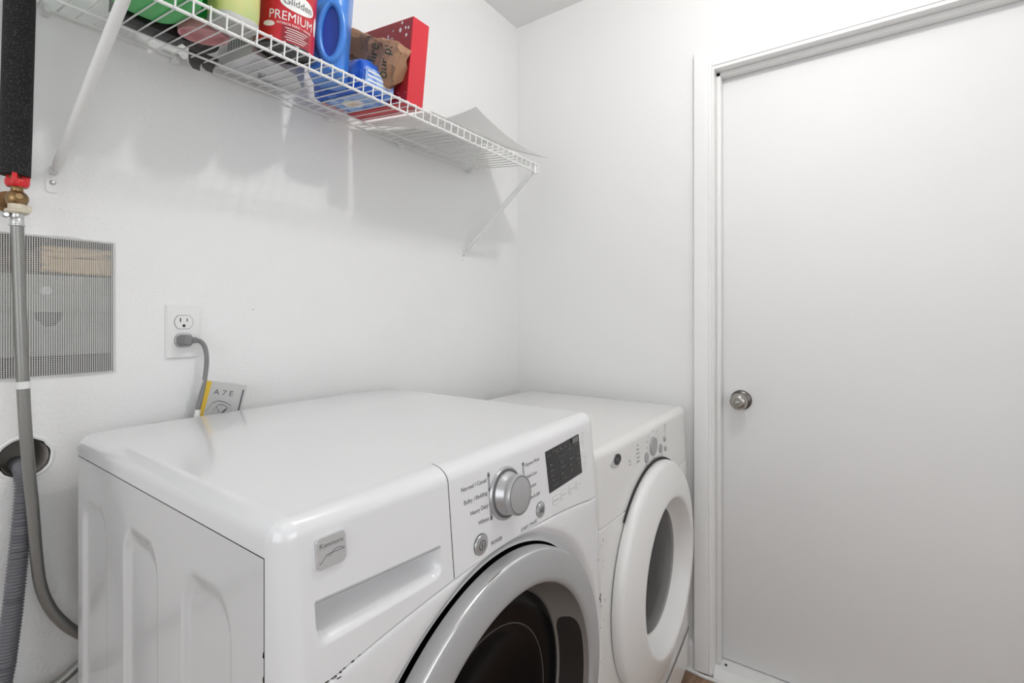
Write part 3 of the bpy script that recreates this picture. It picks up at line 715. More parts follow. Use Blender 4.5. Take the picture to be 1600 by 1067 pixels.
# outlet
OX, OZ = .4415, 1.1733
outlet = thing('wall_outlet', 'white duplex wall outlet above the washing machine', 'outlet', (OX, YW, OZ))
bm = bmesh.new(); prism(bm, rrect(.0655, .1155, .003, 3, OX, OZ), 0, .0055, lambda u, v, h: (u, YW-h, v)); bmesh.ops.bevel(bm, geom=[e for e in bm.edges if all(v.co.y < YW-.004 for v in e.verts)], offset=.0022, segments=3, affect='EDGES'); finish(bm, 'cover_plate', 'white_plastic', outlet, smooth=30)
def recept(zc):
    bm = bmesh.new(); pts = []
    for k in range(40):
        t = 2*PI*k/40; u, v = .0172*math.cos(t), .0172*math.sin(t); pts.append((OX+u, zc+max(-.0142, min(.0142, v))))
    prism(bm, pts, .003, .0068, lambda u, v, h: (u, YW-h, v)); r = finish(bm, 'receptacle', 'white_plastic', outlet, smooth=20)
    bm = bmesh.new(); prism(bm, [(OX+(u-OX)*1.06, zc+(v-zc)*1.06) for u, v in pts], .004, .0058, lambda u, v, h: (u, YW-h, v)); finish(bm, 'receptacle_gap', 'ink', r, smooth=0)
    bm = bmesh.new(); pl = lambda u, v: (u, YW-.0070, v)
    flat(bm, rect(OX-.0078, zc+.0005, OX-.0056, zc+.0090), pl); flat(bm, rect(OX+.0050, zc+.0010, OX+.0068, zc+.0085), pl)
    flat(bm, [(OX-.0027, zc-.0105), (OX+.0027, zc-.0105), (OX+.0027, zc-.0065), (OX+.0016, zc-.0045), (OX-.0016, zc-.0045), (OX-.0027, zc-.0065)], pl); finish(bm, 'slots', 'black', r, smooth=0)
recept(OZ+.0195); recept(OZ-.0195)
bm = bmesh.new(); lathe(bm, [(.0, -.0072), (.0026, -.0068), (.0032, -.005)], (OX, YW, OZ), 16, 'Y'); finish(bm, 'screw', 'white_plastic', outlet)
# power cord
PZc = OZ-.0195
cord = thing('power_cord', 'grey three-prong plug and power cord running down behind the washing machine', 'power cord', (OX, YW-.007, PZc))
bm = bmesh.new()
secs = [(0, .0125, .0115), (.006, .0135, .0125), (.012, .0130, .0120), (.016, .0105, .0105), (.022, .0095, .010), (.026, .007, .008)]
vs = []
for h, rx, rz in secs:
    vs.append([bm.verts.new((OX-.002+u, YW-.0072-h, PZc+v)) for u, v in rrect(rx*2, rz*2, min(rx, rz)*.55, 4)])
for k in range(len(vs)-1):
    m_ = len(vs[k])
    for i in range(m_): bm.faces.new((vs[k][i], vs[k][(i+1) % m_], vs[k+1][(i+1) % m_], vs[k+1][i]))
bm.faces.new(vs[0]); bm.faces.new(list(reversed(vs[-1])))
box(bm, (OX+.002, YW-.0285, PZc-.0065), (OX+.020, YW-.0135, PZc+.0065), bev=.004, seg=3)
finish(bm, 'plug', 'grey_cord', cord)
cp = [(OX+.014, YW-.021, PZc), (OX+.026, YW-.022, PZc-.003), (OX+.0345, YW-.024, PZc-.018), (OX+.036, YW-.028, PZc-.045), (OX+.030, YW-.033, PZc-.085), (OX+.018, YW-.040, PZc-.130), (OX+.010, YW-.042, PZc-.165), (OX+.004, YW-.044, PZc-.24), (OX+.01, YW-.045, PZc-.5)]
bm = bmesh.new(); tube(bm, catmull(cp, 8), .0046, 14); finish(bm, 'cable', 'grey_cord', cord)
bm = bmesh.new(); tube(bm, catmull([(OX+.0135, YW-.0412, PZc-.148), (OX+.0095, YW-.0422, PZc-.170)], 4), .0056, 14); finish(bm, 'tag_sleeve', 'white_plastic', cord)
# warning tag on the cord
def tag_pt(u, v, off=0):   # u across, v up, in metres
    ang = math.radians(-14); c, s = math.cos(ang), math.sin(ang)
    bend = .010*math.sin(u/.10*PI)
    return (OX+.006+u*c-v*s, YW-.037-off+bend*.6, .998+u*s+v*c)
TW, THt = .098, .073
bm = bmesh.new(); n_ = 12
grid(bm, n_+1, 2, lambda i, j: tag_pt(TW*i/n_, (-.10, THt)[j])); r_ = bmesh.ops.solidify(bm, geom=bm.faces[:], thickness=.0006); wtag = finish(bm, 'warning_tag', 'paper', cord, smooth=30)
bm = bmesh.new(); T = lambda u, v: tag_pt(u, v, .0009)
flat(bm, rect(.008, -.08, .0215, THt-.001), T); finish(bm, 'yellow_stripe', 'yellow', wtag, smooth=0)
bm = bmesh.new()
add_text(bm, 'A 7 E', .016, lambda u, v: T(.052+u, .050+v), sx=1.2)
for q in ([(.024, .006), (.034, .026), (.046, .032), (.062, .030), (.074, .024), (.078, .008)], [(.040, .010), (.048, .024), (.060, .024), (.070, .018)], [(.044, .020), (.056, .004)]):
    for (x0, z0), (x1, z1) in zip(q, q[1:]): flat(bm, [(x0, z0-.0008), (x1, z1-.0008), (x1, z1+.0008), (x0, z0+.0008)], T)
flat(bm, [(.056, .004), (.064, .016), (.069, .018), (.062, .005)], T); flat(bm, rect(.090, .010, .0935, .062), T); finish(bm, 'tag_print', 'ink', wtag, smooth=0)

# insulated supply pipe with valve
VX, VY = .1783, YW-.052
pipe = thing('supply_pipe', 'black foam-insulated supply pipe with a brass valve and red handle', 'pipe', (VX, VY, 1.35))
bm = bmesh.new(); tube(bm, [(VX-.0015, VY, 1.4375), (VX, VY, 1.50), (VX+.002, VY, 1.60), (VX+.0045, VY, 1.72), (VX+.006, VY, 1.9), (VX+.007, VY, ZC-.001)], .0195, 40); finish(bm, 'foam_insulation', 'foam', pipe)
bm = bmesh.new(); tube(bm, [(VX, VY, 1.425), (VX, VY, 1.46)], .008, 20); finish(bm, 'pipe_stub', 'brass', pipe)
bm = bmesh.new(); cxv = (VX+.0005, VY-.006, 0)
lathe(bm, [(.0, 1.4300), (.0140, 1.4300), (.0150, 1.4285), (.0145, 1.4215), (.0125, 1.4180), (.0, 1.4180)], cxv, 32)
for k in range(3):
    a_ = 2*PI*k/3-1.95; box(bm, (-.0032, .004, 1.424), (.0032, .0155, 1.4395), bev=.0012, mtx=Matrix.Translation((cxv[0], cxv[1], 0)) @ Matrix.Rotation(a_-PI/2, 4, 'Z'))
finish(bm, 'red_handle', 'red_plastic', pipe)
bm = bmesh.new(); lathe(bm, [(.0, 1.4185), (.0095, 1.4185), (.0075, 1.4150), (.0080, 1.4110), (.0115, 1.4080), (.0140, 1.4030), (.0143, 1.3975), (.0125, 1.3915), (.0100, 1.3880), (.0090, 1.3860), (.0, 1.3860)], cxv, 32)
lathe(bm, [(.0, -.016), (.0045, -.016), (.0055, -.0145), (.0055, -.010)], (cxv[0], cxv[1], 1.401), 16, 'Y')
box(bm, (VX-.006, VY, 1.394), (VX+.006, YW-.004, 1.408), bev=.003); lathe(bm, [(.0, -.003), (.018, -.003), (.019, 0)], (VX, YW, 1.401), 24, 'Y'); finish(bm, 'valve_body', 'brass', pipe)
bm = bmesh.new(); lathe(bm, [(.0, 1.3915), (.0105, 1.3915), (.0112, 1.389), (.0112, 1.3825), (.0150, 1.380), (.0155, 1.3765), (.0120, 1.3735), (.0, 1.3735)], cxv, 24)
box(bm, (cxv[0]+.008, cxv[1]-.004, 1.3785), (cxv[0]+.0175, cxv[1]+.004, 1.3890), bev=.002); finish(bm, 'collar_nut', 'pvc', pipe)
bm = bmesh.new(); lathe(bm, [(.0, -.006), (.0032, -.006), (.0045, -.004), (.0045, .004)], (VX-.0125, VY-.006, 1.3705), 16, 'Y'); finish(bm, 'drain_screw', 'steel', pipe)
# braided hose
HY = VY-.006
hose = thing('braided_hose', 'braided steel hose hanging from the valve down behind the washing machine', 'hose', (VX, HY, 1.37))
bm = bmesh.new(); lathe(bm, [(.0, 1.3745), (.0085, 1.3745), (.0088, 1.3680), (.0078, 1.3660), (.0085, 1.3640), (.0088, 1.3570), (.0098, 1.3560), (.0098, 1.3545), (.0080, 1.3530)], (cxv[0], HY, 0), 28); finish(bm, 'ferrule', 'steel', hose)
hp = [(cxv[0], HY, 1.358), (.1802, HY, 1.30), (.1826, HY, 1.20), (.1856, HY, 1.10), (.1890, HY+.002, 1.02), (.1935, HY+.004, .95), (.1985, HY+.006, .88), (.2030, HY+.006, .80), (.2085, HY+.007, .745), (.2190, HY+.008, .705), (.2330, HY+.009, .674), (.2530, HY+.010, .643), (.285, HY+.012, .61), (.33, HY+.014, .59)]
bm = bmesh.new(); tube(bm, catmull(hp, 10), .0083, 20, uv=True); finish(bm, 'hose_sleeve', 'braid', hose)
bm = bmesh.new(); tube(bm, [(.1862, HY, 1.085), (.1858, HY, 1.097)], .0089, 20, caps=False); hl = finish(bm, 'hose_label', 'paper', hose)
# standpipe and corrugated drain hose
sp = thing('standpipe', 'grey plastic drain pipe end set in a round wall hole', 'pipe', (PX, YW, PZ))
bm = bmesh.new(); lathe(bm, [(.0335, .002), (.0335, .12), (.0315, .12), (.0315, .002)], (PX, YW, PZ), 48, 'Y'); lathe(bm, [(.0, .12), (.0335, .12)], (PX, YW, PZ), 48, 'Y'); finish(bm, 'pipe_wall', 'grey_pvc', sp)
bm = bmesh.new(); lathe(bm, [(PR-.0005, -.0004), (PR+.003, -.0016), (PR+.0065, .0004)], (PX, YW, PZ), 48, 'Y')
for v in bm.verts:
    d_ = noise.noise(v.co*90)*.0022; v.co.x += d_; v.co.z += d_*.7
finish(bm, 'plaster_ring', 'trim', sp)
dp_ = [(.196, YW+.055, .938), (.1955, YW+.012, .9385), (.1945, YW-.014, .930), (.1925, YW-.026, .905), (.1885, YW-.034, .86), (.183, YW-.040, .80), (.176, YW-.044, .72), (.168, YW-.047, .64), (.16, YW-.05, .56), (.16, YW-.05, .30)]
path = catmull(dp_, 46); bm = bmesh.new(); tube(bm, path, lambda i, L: .0122+.0014*math.cos(2*PI*L/.0052), 24)
solo(bm, 'drain_hose', 'drain', 'dark grey corrugated drain hose coming out of the round wall hole', 'hose', (.195, YW, .93), smooth=80)
bm = bmesh.new(); hp2 = [(-.1, YW-.04, .60), (.10, YW-.04, .578), (.165, YW-.04, .566), (.205, YW-.042, .556), (.235, YW-.042, .562), (.262, YW-.042, .577), (.30, YW-.042, .60), (.36, YW-.042, .62)]
tube(bm, catmull(hp2, 10), .0083, 20, uv=True); solo(bm, 'braided_hose', 'braid', 'lower braided steel hose looping low behind the washing machine', 'hose', (.2, YW-.04, .56))

# ================================================================== WIRE SHELF
SXL, SXR = .206, 1.3905; SYB, SYF = YW-.015, .872; SZB = 1.7512
TILT = math.atan2(.036, SYB-SYF); SD = math.hypot(.036, SYB-SYF)
shelf = thing('wire_shelf', 'white wire shelf with sloping braces, high on the back wall', 'shelf', (SXL, SYB, SZB), (TILT, 0, 0))
SM = root_matrix(shelf)
def rod(name, pts, r, seg=8):
    bm = bmesh.new(); tube(bm, pts, r, seg); return finish(bm, name, 'wire', shelf, local=True)
LS = SXR-SXL
rod('back_rail', [(0, 0, 0), (LS-.008, 0, 0)], .0030); rod('support_rail', [(0, -.072, -.0038), (LS-.008, -.072, -.0038)], .0026)
rod('front_rail', [(0, -SD, 0), (LS, -SD, 0)], .0030); rod('lip_rail', [(0, -SD, -.0245), (LS, -SD, -.0245)], .0030)
bm = bmesh.new(); tube(bm, [(0, .004, .0034), (0, -SD+.002, .0036), (0, -SD-.0035, .0020), (0, -SD-.0042, -.004), (0, -SD-.0040, -.0265)], .0015, 6)
wo = finish(bm, 'deck_wire', 'wire', shelf, local=True)
nw = int((LS-.012)/.0254)
wo.location = (.006, 0, 0)
for k in range(1, nw+1):
    c = wo.copy(); COL.objects.link(c); c.parent = shelf; c.location = (.006+k*.0254, 0, 0)
def clip(x):
    bm = bmesh.new(); box(bm, (x-.0055, YW-.022, SZB-.010), (x+.0055, YW, SZB+.008), bev=.002, seg=2)
    lathe(bm, [(.0, -.002), (.004, -.002), (.0055, 0)], (x, YW-.022, SZB-.004), 14, 'Y'); finish(bm, 'wall_clip', 'white_plastic', shelf)
for x in (.2215, .424, .795, 1.05, 1.3845): clip(x)
def brace(foot, tip, lab):
    f, t = Vector(foot), Vector(tip); bm = bmesh.new(); ax = (t-f).normalized()
    tube(bm, [f+ax*.018, f+ax*.03, t-ax*.02, t-ax*.004], lambda i, L: .0082 if 0 < i < 3 else .0062, 16)
    box(bm, (t.x-.006, t.y-.006, t.z-.012), (t.x+.006, t.y+.003, t.z+.014), bev=.002)
    b_ = finish(bm, 'support_brace', 'wire', shelf)
    bm = bmesh.new(); prism(bm, rrect(.019, .048, .005, 4, f.x, f.z-.004), 0, .0022, lambda u, v, h: (u, YW-h, v)); box(bm, (f.x-.006, YW-.016, f.z+.004), (f.x+.006, YW-.001, f.z+.018), bev=.003); finish(bm, 'foot_plate', 'wire', b_, smooth=30)
    bm = bmesh.new(); lathe(bm, [(.0, -.0055), (.0022, -.0055), (.0042, -.0042), (.0046, -.0022)], (f.x, YW, f.z-.010), 16, 'Y'); finish(bm, 'screw', 'steel', b_)
brace((.2335, YW-.006, 1.457), (.2565, SYF+.006, 1.695), '')
brace((1.3585, YW-.006, 1.442), (1.3650, SYF+.006, 1.695), '')

# ================================================================== THINGS ON THE SHELF
def shelf_z(y): return SZB-(SYB-y)*math.tan(TILT)+.0052
def on_shelf(name, label, cat, x, y, rz=0, dz=0):
    q = Matrix.Rotation(TILT, 3, 'X') @ Matrix.Rotation(rz, 3, 'Z')
    return thing(name, label, cat, (x, y, shelf_z(y)+dz), q.to_euler())
def lp(bm, name, m, parent, smooth=40): return finish(bm, name, m, parent, local=True, smooth=smooth)
def rbottle(bm, rows, n=8):
    """rows: (z, w, d, r[, cx, cy]) lofted rounded rectangles"""
    rings = []
    for row in rows:
        z, w_, d_, r = row[:4]; cx, cy = (row[4], row[5]) if len(row) > 4 else (0, 0)
        rings.append([bm.verts.new((u, v, z)) for u, v in rrect(w_, d_, min(r, w_/2-.0002, d_/2-.0002), n, cx, cy)])
    for a, b_ in zip(rings, rings[1:]):
        for i in range(len(a)): j = (i+1) % len(a); bm.faces.new((a[i], a[j], b_[j], b_[i]))
    bm.faces.new(list(reversed(rings[0]))); bm.faces.new(rings[-1])

# green jug
t = on_shelf('detergent_jug', 'bright green plastic jug at the left end of the wire shelf', 'jug', .318, .965)
bm = bmesh.new(); rbottle(bm, [(0, .085, .150, .03), (.004, .097, .163, .032), (.02, .100, .168, .034), (.17, .100, .168, .034), (.21, .085, .12, .034), (.235, .05, .05, .024), (.25, .045, .045, .022)]); lp(bm, 'jug_body', 'green', t)
bm = bmesh.new(); lathe(bm, [(.0, .285), (.026, .285), (.028, .28), (.028, .248), (.0, .248)], (0, 0, 0), 28); lp(bm, 'cap', 'white_plastic', t)
bm = bmesh.new(); flat(bm, [(-.052, .05, .035), (-.052, -.03, .035), (-.052, -.03, .15), (-.052, .05, .15)], lambda *a: a) if False else bm.faces.new([bm.verts.new(p) for p in ((-.0505, .045, .04), (-.0505, -.04, .04), (-.0505, -.04, .15), (-.0505, .045, .15))]); lp(bm, 'label_sticker', 'print_white', t, 0)
# dark box behind it
t = on_shelf('dark_box', 'small black box lying behind the green jug on the shelf', 'box', .352, 1.098)
lp(B((-.055, -.028, 0), (.055, .028, .05), bev=.003), 'box_body', 'black', t); lp(B((-.0555, -.0285, .038), (.0555, .0285, .052), bev=.002), 'box_lid', 'dark_grey', t)
# pink-bottomed green bottle
t = on_shelf('shampoo_bottle', 'green bottle with a pink oval base next to the green jug', 'bottle', .412, 1.012, .35)
bm = bmesh.new(); rings = []
for z, s_ in ((.010, .80), (.006, .84), (0, .92), (.0, .98), (.006, 1.0), (.018, 1.0)): rings.append([bm.verts.new((.036*s_*math.cos(2*PI*k/32), .049*s_*math.sin(2*PI*k/32), z)) for k in range(32)])
for a, b_ in zip(rings, rings[1:]):
    for i in range(32): j = (i+1) % 32; bm.faces.new((a[i], a[j], b_[j], b_[i]))
bm.faces.new(rings[0]); lp(bm, 'pink_base', 'pink', t)
bm = bmesh.new(); rings = []
for z, s_ in ((.018, 1.0), (.05, 1.01), (.11, .95), (.145, .7), (.16, .4), (.185, .38)): rings.append([bm.verts.new((.036*s_*math.cos(2*PI*k/32), .049*s_*math.sin(2*PI*k/32), z)) for k in range(32)])
for a, b_ in zip(rings, rings[1:]):
    for i in range(32): j = (i+1) % 32; bm.faces.new((a[i], a[j], b_[j], b_[i]))
bm.faces.new(list(reversed(rings[-1]))); lp(bm, 'bottle_body', 'green2', t)
# yellow bottle
t = on_shelf('softener_bottle', 'pale yellow bottle with a grey bottom by the shelf lip', 'bottle', .423, .921)
bm = bmesh.new(); rbottle(bm, [(.012, .070, .080, .025), (.03, .072, .082, .026), (.12, .070, .080, .026), (.16, .05, .055, .022), (.18, .028, .028, .0135), (.19, .028, .028, .0135)]); lp(bm, 'bottle_body', 'yel', t)
bm = bmesh.new(); rbottle(bm, [(0, .062, .072, .022), (.003, .070, .080, .025), (.012, .071, .081, .025)]); lp(bm, 'bottle_base', 'grey_lid', t)
bm = bmesh.new(); lathe(bm, [(.0, .215), (.014, .215), (.016, .21), (.016, .188), (.0, .188)], (0, 0, 0), 24); lp(bm, 'cap', 'orange', t)
bm = bmesh.new(); prism(bm, [(-.02, .085), (.03, .07), (.034, .14), (-.01, .15)], -.0416, -.0420, lambda u, v, h: (u, h, v)); lp(bm, 'label_sticker', 'orange', t, 0)
# grey cloth
t = on_shelf('cleaning_rag', 'crumpled dark grey rag drooping through the shelf wires', 'rag', .442, 1.108)
bm = bmesh.new(); n_u, n_v = 36, 24
def rag(i, j):
    u = 2*PI*i/n_u; v = PI*j/(n_v-1); rx, ry, rz = .040, .044, .026
    p = Vector((rx*math.sin(v)*math.cos(u), ry*math.sin(v)*math.sin(u), .026-rz*math.cos(v)*.95))
    q = noise.noise(p*42)*.013+noise.noise(p*90)*.005; return p*(1+q*9)*.9+Vector((0, 0, .004))
g = grid(bm, n_u, n_v, rag, closed_u=True)
bmesh.ops.remove_doubles(bm, verts=bm.verts, dist=1e-5)
for v in bm.verts: v.co.z = max(v.co.z, .0005+.002*noise.noise(v.co*60))
lp(bm, 'cloth', 'rag', t, 70)
for cx_, cy_, l in ((.008, .040, .020), (.034, .042, .014)):
    bm = bmesh.new(); rbottle(bm, [(-l, .014, .004, .0015, cx_+.004, cy_), (-l*.6, .020, .007, .003, cx_, cy_), (0, .026, .010, .004, cx_, cy_-.003), (.012, .03, .02, .006, cx_, cy_-.012)], 3); lp(bm, 'cloth_fold', 'rag', t, 50)
# white carton
t = on_shelf('crushed_carton', 'white cardboard carton with printed base behind the paint can', 'carton', .565, 1.07)
fp = [(-.098, -.118), (-.082, -.082), (-.008, -.078), (.085, .040), (.094, .078), (-.090, .082)]
fp = [(-.074, -.082), (-.020, -.080), (.028, -.066), (.086, .0), (.094, .078), (-.070, .080)]
bm = bmesh.new(); prism(bm, fp, 0, .075, lambda u, v, h: (u, v, h)); lp(bm, 'carton_body', 'carton', t, 20)
pb = lambda u, v: (u, v, -.0004)
for k in range(6):
    bm = bmesh.new(); flat(bm, rect(-.058+.002*k, -.06+.014*k, -.03+.006*(k % 3), -.0585+.014*k), pb); lp(bm, 'printed_line', 'ink', t, 0)
word(t, 'carton_lettering', 'ink', 'GAV', .02, lambda u, v: (-.005+v, .02+u, -.0004), local=True, rot=.3)
for k in range(9):
    bm = bmesh.new(); flat(bm, rect(.012+.004*k, .035, .0135+.004*k, .055), pb); lp(bm, 'barcode_bar', 'ink', t, 0)
fl = lambda u, v: (-.074+.004*(u+.082)/.162-.0006, u, v)
for k in range(8):
    bm = bmesh.new(); flat(bm, rect(-.06+.012*k, .02, -.055+.012*k, .05+.01*(k % 3)), fl); lp(bm, 'printed_line', 'ink', t, 0)
# paint can
CX, CY, CR, CH = .5260, .9300, .0530, .128
t = on_shelf('paint_can', 'red paint can with white PREMIUM lettering and a black base', 'paint can', CX, CY)
bm = bmesh.new(); lathe(bm, [(.0, .004), (CR*.86, .004), (CR*.88, 0), (CR*.98, 0), (CR*1.01, .002), (CR, .005)], (0, 0, 0), 64); lp(bm, 'can_base', 'black', t)
bm = bmesh.new(); lathe(bm, [(CR, .005), (CR, CH-.006)], (0, 0, 0), 64); lp(bm, 'can_body', 'can_red', t)
bm = bmesh.new(); lathe(bm, [(CR, CH-.006), (CR*1.02, CH-.003), (CR*1.0, CH), (CR*.9, CH), (CR*.86, CH-.006), (.0, CH-.006)], (0, 0, 0), 64); lp(bm, 'can_lid', 'steel', t)
th0 = math.atan2(-CY, -CX)+.06
def onc(off): return lambda u, v: (math.cos(th0+u/CR)*(CR+off), math.sin(th0+u/CR)*(CR+off), v)
def cpatch(bm, u0, u1, z0, z1, off, n_=12):
    f = onc(off); grid(bm, n_+1, 2, lambda i, j: f(u0+(u1-u0)*i/n_, (z0, z1)[j]))
def cell(bm, cu, cz, ru, rz, off, n_=28):
    f = onc(off); grid(bm, n_+1, 2, lambda i, j: f(cu-ru*math.cos(PI*i/n_), cz+(1, -1)[j]*(rz*math.sin(PI*i/n_)+1e-5)))
bm = bmesh.new(); cpatch(bm, -.010, .046, .006, .036, .0003); lp(bm, 'text_panel', 'can_dark', t, 0)
bm = bmesh.new(); cpatch(bm, -.085, -.060, .006, .118, .0003); lp(bm, 'side_panel', 'can_tan', t, 0)
f = onc(.0008); f2 = onc(.0012)
word(t, 'can_lettering', 'print_white', 'PREMIUM', .0235, lambda u, v: f(u+.008, .0510+v), local=True, sx=.88)
word(t, 'can_lettering', 'print_white', 'INTERIOR PAINT + PRIMER', .0062, lambda u, v: f(u+.014, .0375+v), local=True, sx=.9)
bm = bmesh.new(); cell(bm, .018, .0800, .034, .0165, .0006); lg = lp(bm, 'logo_oval', 'print_white', t, 0)
word(lg, 'logo_lettering', 'ink', 'Glidden', .0185, lambda u, v: f2(u+.018, .0795+v), local=True)
bm = bmesh.new(); cell(bm, -.034, .034, .0115, .0052, .0006); lp(bm, 'small_logo', 'print_white', t, 0)
for k in range(6):
    bm = bmesh.new(); cpatch(bm, -.004+.003*(k % 2), .040-.004*(k % 3), .0300-.0042*k, .0312-.0042*k, .0007); lp(bm, 'text_line', 'print_white', t, 0)
bm = bmesh.new(); cpatch(bm, -.079, -.064, .024, .044, .0006); bc = lp(bm, 'barcode_patch', 'pvc', t, 0)
for k in range(5):
    bm = bmesh.new(); flat(bm, rect(-.077+.0026*k, .026, -.0757+.0026*k, .042), f2); lp(bm, 'barcode_bar', 'ink', bc, 0)
bm = bmesh.new(); cell(bm, .062, .060, .006, .018, .0006); lp(bm, 'small_logo', 'print_white', t, 0)
# blue jug
t = on_shelf('detergent_jug', 'tall blue detergent jug with a moulded handle beside the paint can', 'jug', .6440, .9630, math.radians(49))
bm = bmesh.new(); rbottle(bm, [(0, .110, .062, .025), (.004, .122, .074, .03), (.02, .126, .078, .032), (.20, .126, .078, .032), (.235, .09, .06, .028), (.25, .05, .05, .024), (.265, .05, .05, .024)])
jug = lp(bm, 'jug_body', 'blue', t)
bm = bmesh.new(); lathe(bm, [(.0, .305), (.028, .305), (.03, .30), (.03, .262), (.0, .262)], (0, 0, 0), 28); lp(bm, 'cap', 'blue_dark', t)
# handle: dark hollow with a thick loop in front of it
hz, hh = .078, .058
HM = Matrix.Rotation(-math.radians(49), 4, 'Z')   # to shelf axes
bm = bmesh.new()
for v_ in range(1):
    vs0 = []
    for k in range(28):
        a_ = 2*PI*k/28; vs0.append((-.0645+.0*k, -.010+.022*math.cos(a_), hz+hh*.95*math.sin(a_)))
    ctr = bm.verts.new((-.0638, -.010, hz)); ring = [bm.verts.new(p) for p in vs0]
    for k in range(28): bm.faces.new((ctr, ring[k], ring[(k+1) % 28]))
lp(bm, 'handle_hollow', 'blue_dark', t)
bm = bmesh.new(); lathe_pts = [(-.0665, -.010+.0240*math.cos(2*PI*k/40), hz+hh*math.sin(2*PI*k/40)) for k in range(41)]; tube(bm, lathe_pts, .0080, 14, caps=False); lp(bm, 'handle', 'blue', t, 80)
# blue pouch
t = on_shelf('detergent_pouch', 'shiny blue plastic pouch lying beneath the brown paper bag', 'pouch', .7560, 1.028)
bm = bmesh.new(); nu, nv = 32, 24
def pil(i, j, side):
    u = -1+2*i/(nu-1); v = -1+2*j/(nv-1); e = max(0, (1-abs(u)**10.0))*max(0, (1-abs(v)**10.0))
    z = .040+side*((.034-.008*u)*e**.28)*(1+.10*noise.noise((u*3, v*5, side)))
    return (.050*u*(1-.05*v*v), .104*v*(1-.03*u*u), z if side > 0 else max(.0004, .040-.0396*e**.30))
for s_ in (1, -1): grid(bm, nu, nv, lambda i, j: pil(i, j, s_))
bmesh.ops.remove_doubles(bm, verts=bm.verts, dist=1e-5); po = lp(bm, 'pouch_body', 'pouch', t, 70)
bm = bmesh.new(); grid(bm, 20, 5, lambda i, j: Vector(pil(2+int(27*i/19), 1, 1)) + Vector((0, -.0012, -.012+.028*j/4))) if False else None
bm.free()
bm = bmesh.new()
def pfront(u, v): return (u, -.1125-.0022*math.cos(u/.05), .040+v)
pb = lambda u, v: (u, v, -.0002)
flat(bm, rrect(.080, .165, .012, 4, 0, -.012), pb); lp(bm, 'label_sticker', 'pouch_label', t, 0)
bm = bmesh.new(); grid(bm, 13, 2, lambda i, j: (-.042+.007*i, -.1046+.0004*abs(i-6)/6, (.020, .056)[j])); fb = lp(bm, 'front_band', 'pouch_label', t, 0)
for k in range(3):
    bm = bmesh.new(); flat(bm, rect(-.036, .026+.010*k, .030-.008*k, .030+.010*k), lambda u, v: (u, -.1050, v)); lp(bm, 'printed_line', 'print_white', fb, 0)
bm = bmesh.new(); pb = lambda u, v: (u, v, -.0006)
flat(bm, ellipse(.004, .0, .022, .034, 28), pb); lp(bm, 'logo_oval', 'print_white', t, 0)
bm = bmesh.new(); pb = lambda u, v: (.004-u, v, -.0010)
add_text(bm, 'OXI', .020, lambda u, v: (.004+v, u, -.0010), sx=1.0); lp(bm, 'logo_lettering', 'orange', t, 0)
bm = bmesh.new(); flat(bm, rect(-.036, .072, .034, .092), lambda u, v: (u, v, -.0004)); lp(bm, 'pink_band', 'pink', t, 0)
# red box
t = on_shelf('snack_box', 'tall narrow bright red cardboard box standing on the shelf', 'box', .8350, 1.0040)
lp(B((-.0265, -.1180, 0), (.0265, .1180, .204), bev=.0012, seg=1), 'box_body', 'red_box', t, 20)
bm = bmesh.new(); fl = lambda u, v: (-.0268, -u, v)
flat(bm, rect(-.1165, .002, .1165, .202), fl); sd = lp(bm, 'printed_side', 'red_box_dark', t, 0)
fl = lambda u, v: (-.0272, -u, v); random.seed(3)
dots = [(random.uniform(-.11, .112), random.uniform(.01, .198), random.choice((.0012, .002, .003))) for k in range(30)]
for u, v, r in dots+[(.075, .180, .0045), (.094, .182, .003), (.098, .164, .0035), (.03, .168, .003)]:
    bm = bmesh.new(); flat(bm, ellipse(u, v, r, r*1.25, 10), fl); lp(bm, 'printed_dot', 'print_white', sd, 0)
word(sd, 'box_lettering', 'print_white', 'EO', .019, lambda u, v: fl(u+.040, v+.160), local=True)
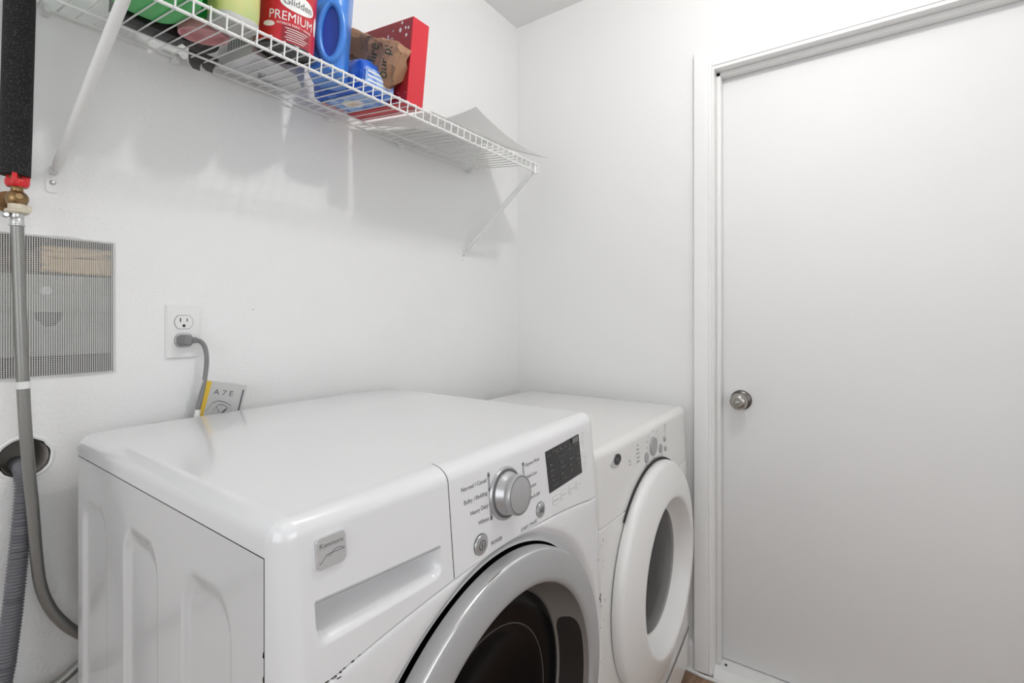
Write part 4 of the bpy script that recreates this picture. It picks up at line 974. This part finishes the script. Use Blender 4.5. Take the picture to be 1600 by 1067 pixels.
# brown paper bag resting on the pouch
t = thing('paper_bag', 'crumpled brown kraft paper bag with dark green lettering', 'paper bag', (.735, .945, 1.83))
a0_, a1_ = Vector((.734, 1.030, 1.886)), Vector((.7880, .884, 1.794)); ax = (a1_-a0_).normalized()
view = (Vector((.735, .945, 1.83))-Vector((0, 0, CAM_H))).normalized()
side = ax.cross(view).normalized(); nrm = side.cross(ax).normalized()
bm = bmesh.new(); nu, nv = 20, 18
def bag(i, j):
    f = i/(nu-1); a_ = 2*PI*j/nv; c, s = math.cos(a_), math.sin(a_)
    hw = .030+.019*smooth01(f*1.1)+.003*math.sin(f*9); hd = .012+.012*smooth01(f*1.2)
    if f > .93: k = 1-.25*(f-.93)/.07; hw *= k; hd *= k
    sq = lambda q: math.copysign(abs(q)**.55, q)
    p = a0_+ax*((a1_-a0_).length*f)+side*hw*sq(s)+nrm*hd*sq(c)
    q = noise.noise(p*38); q2 = noise.noise(p*85+Vector((3, 1, 2)))
    return p+nrm*(q*.009+q2*.008)+side*(q2*.008)+ax*(q*.008)
g = grid(bm, nv, nu, lambda j, i: bag(i, j), closed_u=True); bm.faces.new(g[0]); bm.faces.new(list(reversed(g[-1])))
bmesh.ops.recalc_face_normals(bm, faces=bm.faces); bvh = BVHTree.FromBMesh(bm)
bagb = finish(bm, 'bag_body', 'kraft', t, smooth=16)
up_ = -side if (-side).z > 0 else side
def bag_print(s, f, w_, size, rot):
    base = a0_+ax*((a1_-a0_).length*f)+up_*w_
    def place(u, v):
        p = base+ax*u+up_*v-nrm*math.copysign(.08, nrm.dot(view)); hit = bvh.ray_cast(p, nrm*math.copysign(1, nrm.dot(view)))
        return (hit[0]-view*.0010) if hit[0] else base+ax*u+up_*v
    word(t, 'bag_lettering', 'print_dark', s, size, place, rot=rot)
bag_print('fire', .60, .006, .034, 1.75); bag_print('our pl', .83, .000, .032, 1.75); bag_print('&', .56, -.026, .018, 1.75)
# curled sheet of paper on the right end
t = None
bm = bmesh.new(); nu, nv = 40, 20
def sheet(i, j):
    s_ = i/(nu-1); v = j/(nv-1)
    x = .875+(.588)*s_-.048*s_*v**1.0; yy = .868+(YW-.016-.868)*v-.008*s_*(1-v)
    lift = (s_**1.2)*(.038*s_**2+.205*v**1.55)
    return (x, yy, shelf_z(yy)+.0006+lift)
grid(bm, nu, nv, sheet); bmesh.ops.solidify(bm, geom=bm.faces[:], thickness=.0005)
solo(bm, 'paper_sheet', 'paper', 'curled white sheet of paper on the empty right end of the shelf', 'paper', (1.0, 1.0, 1.74), smooth=50)
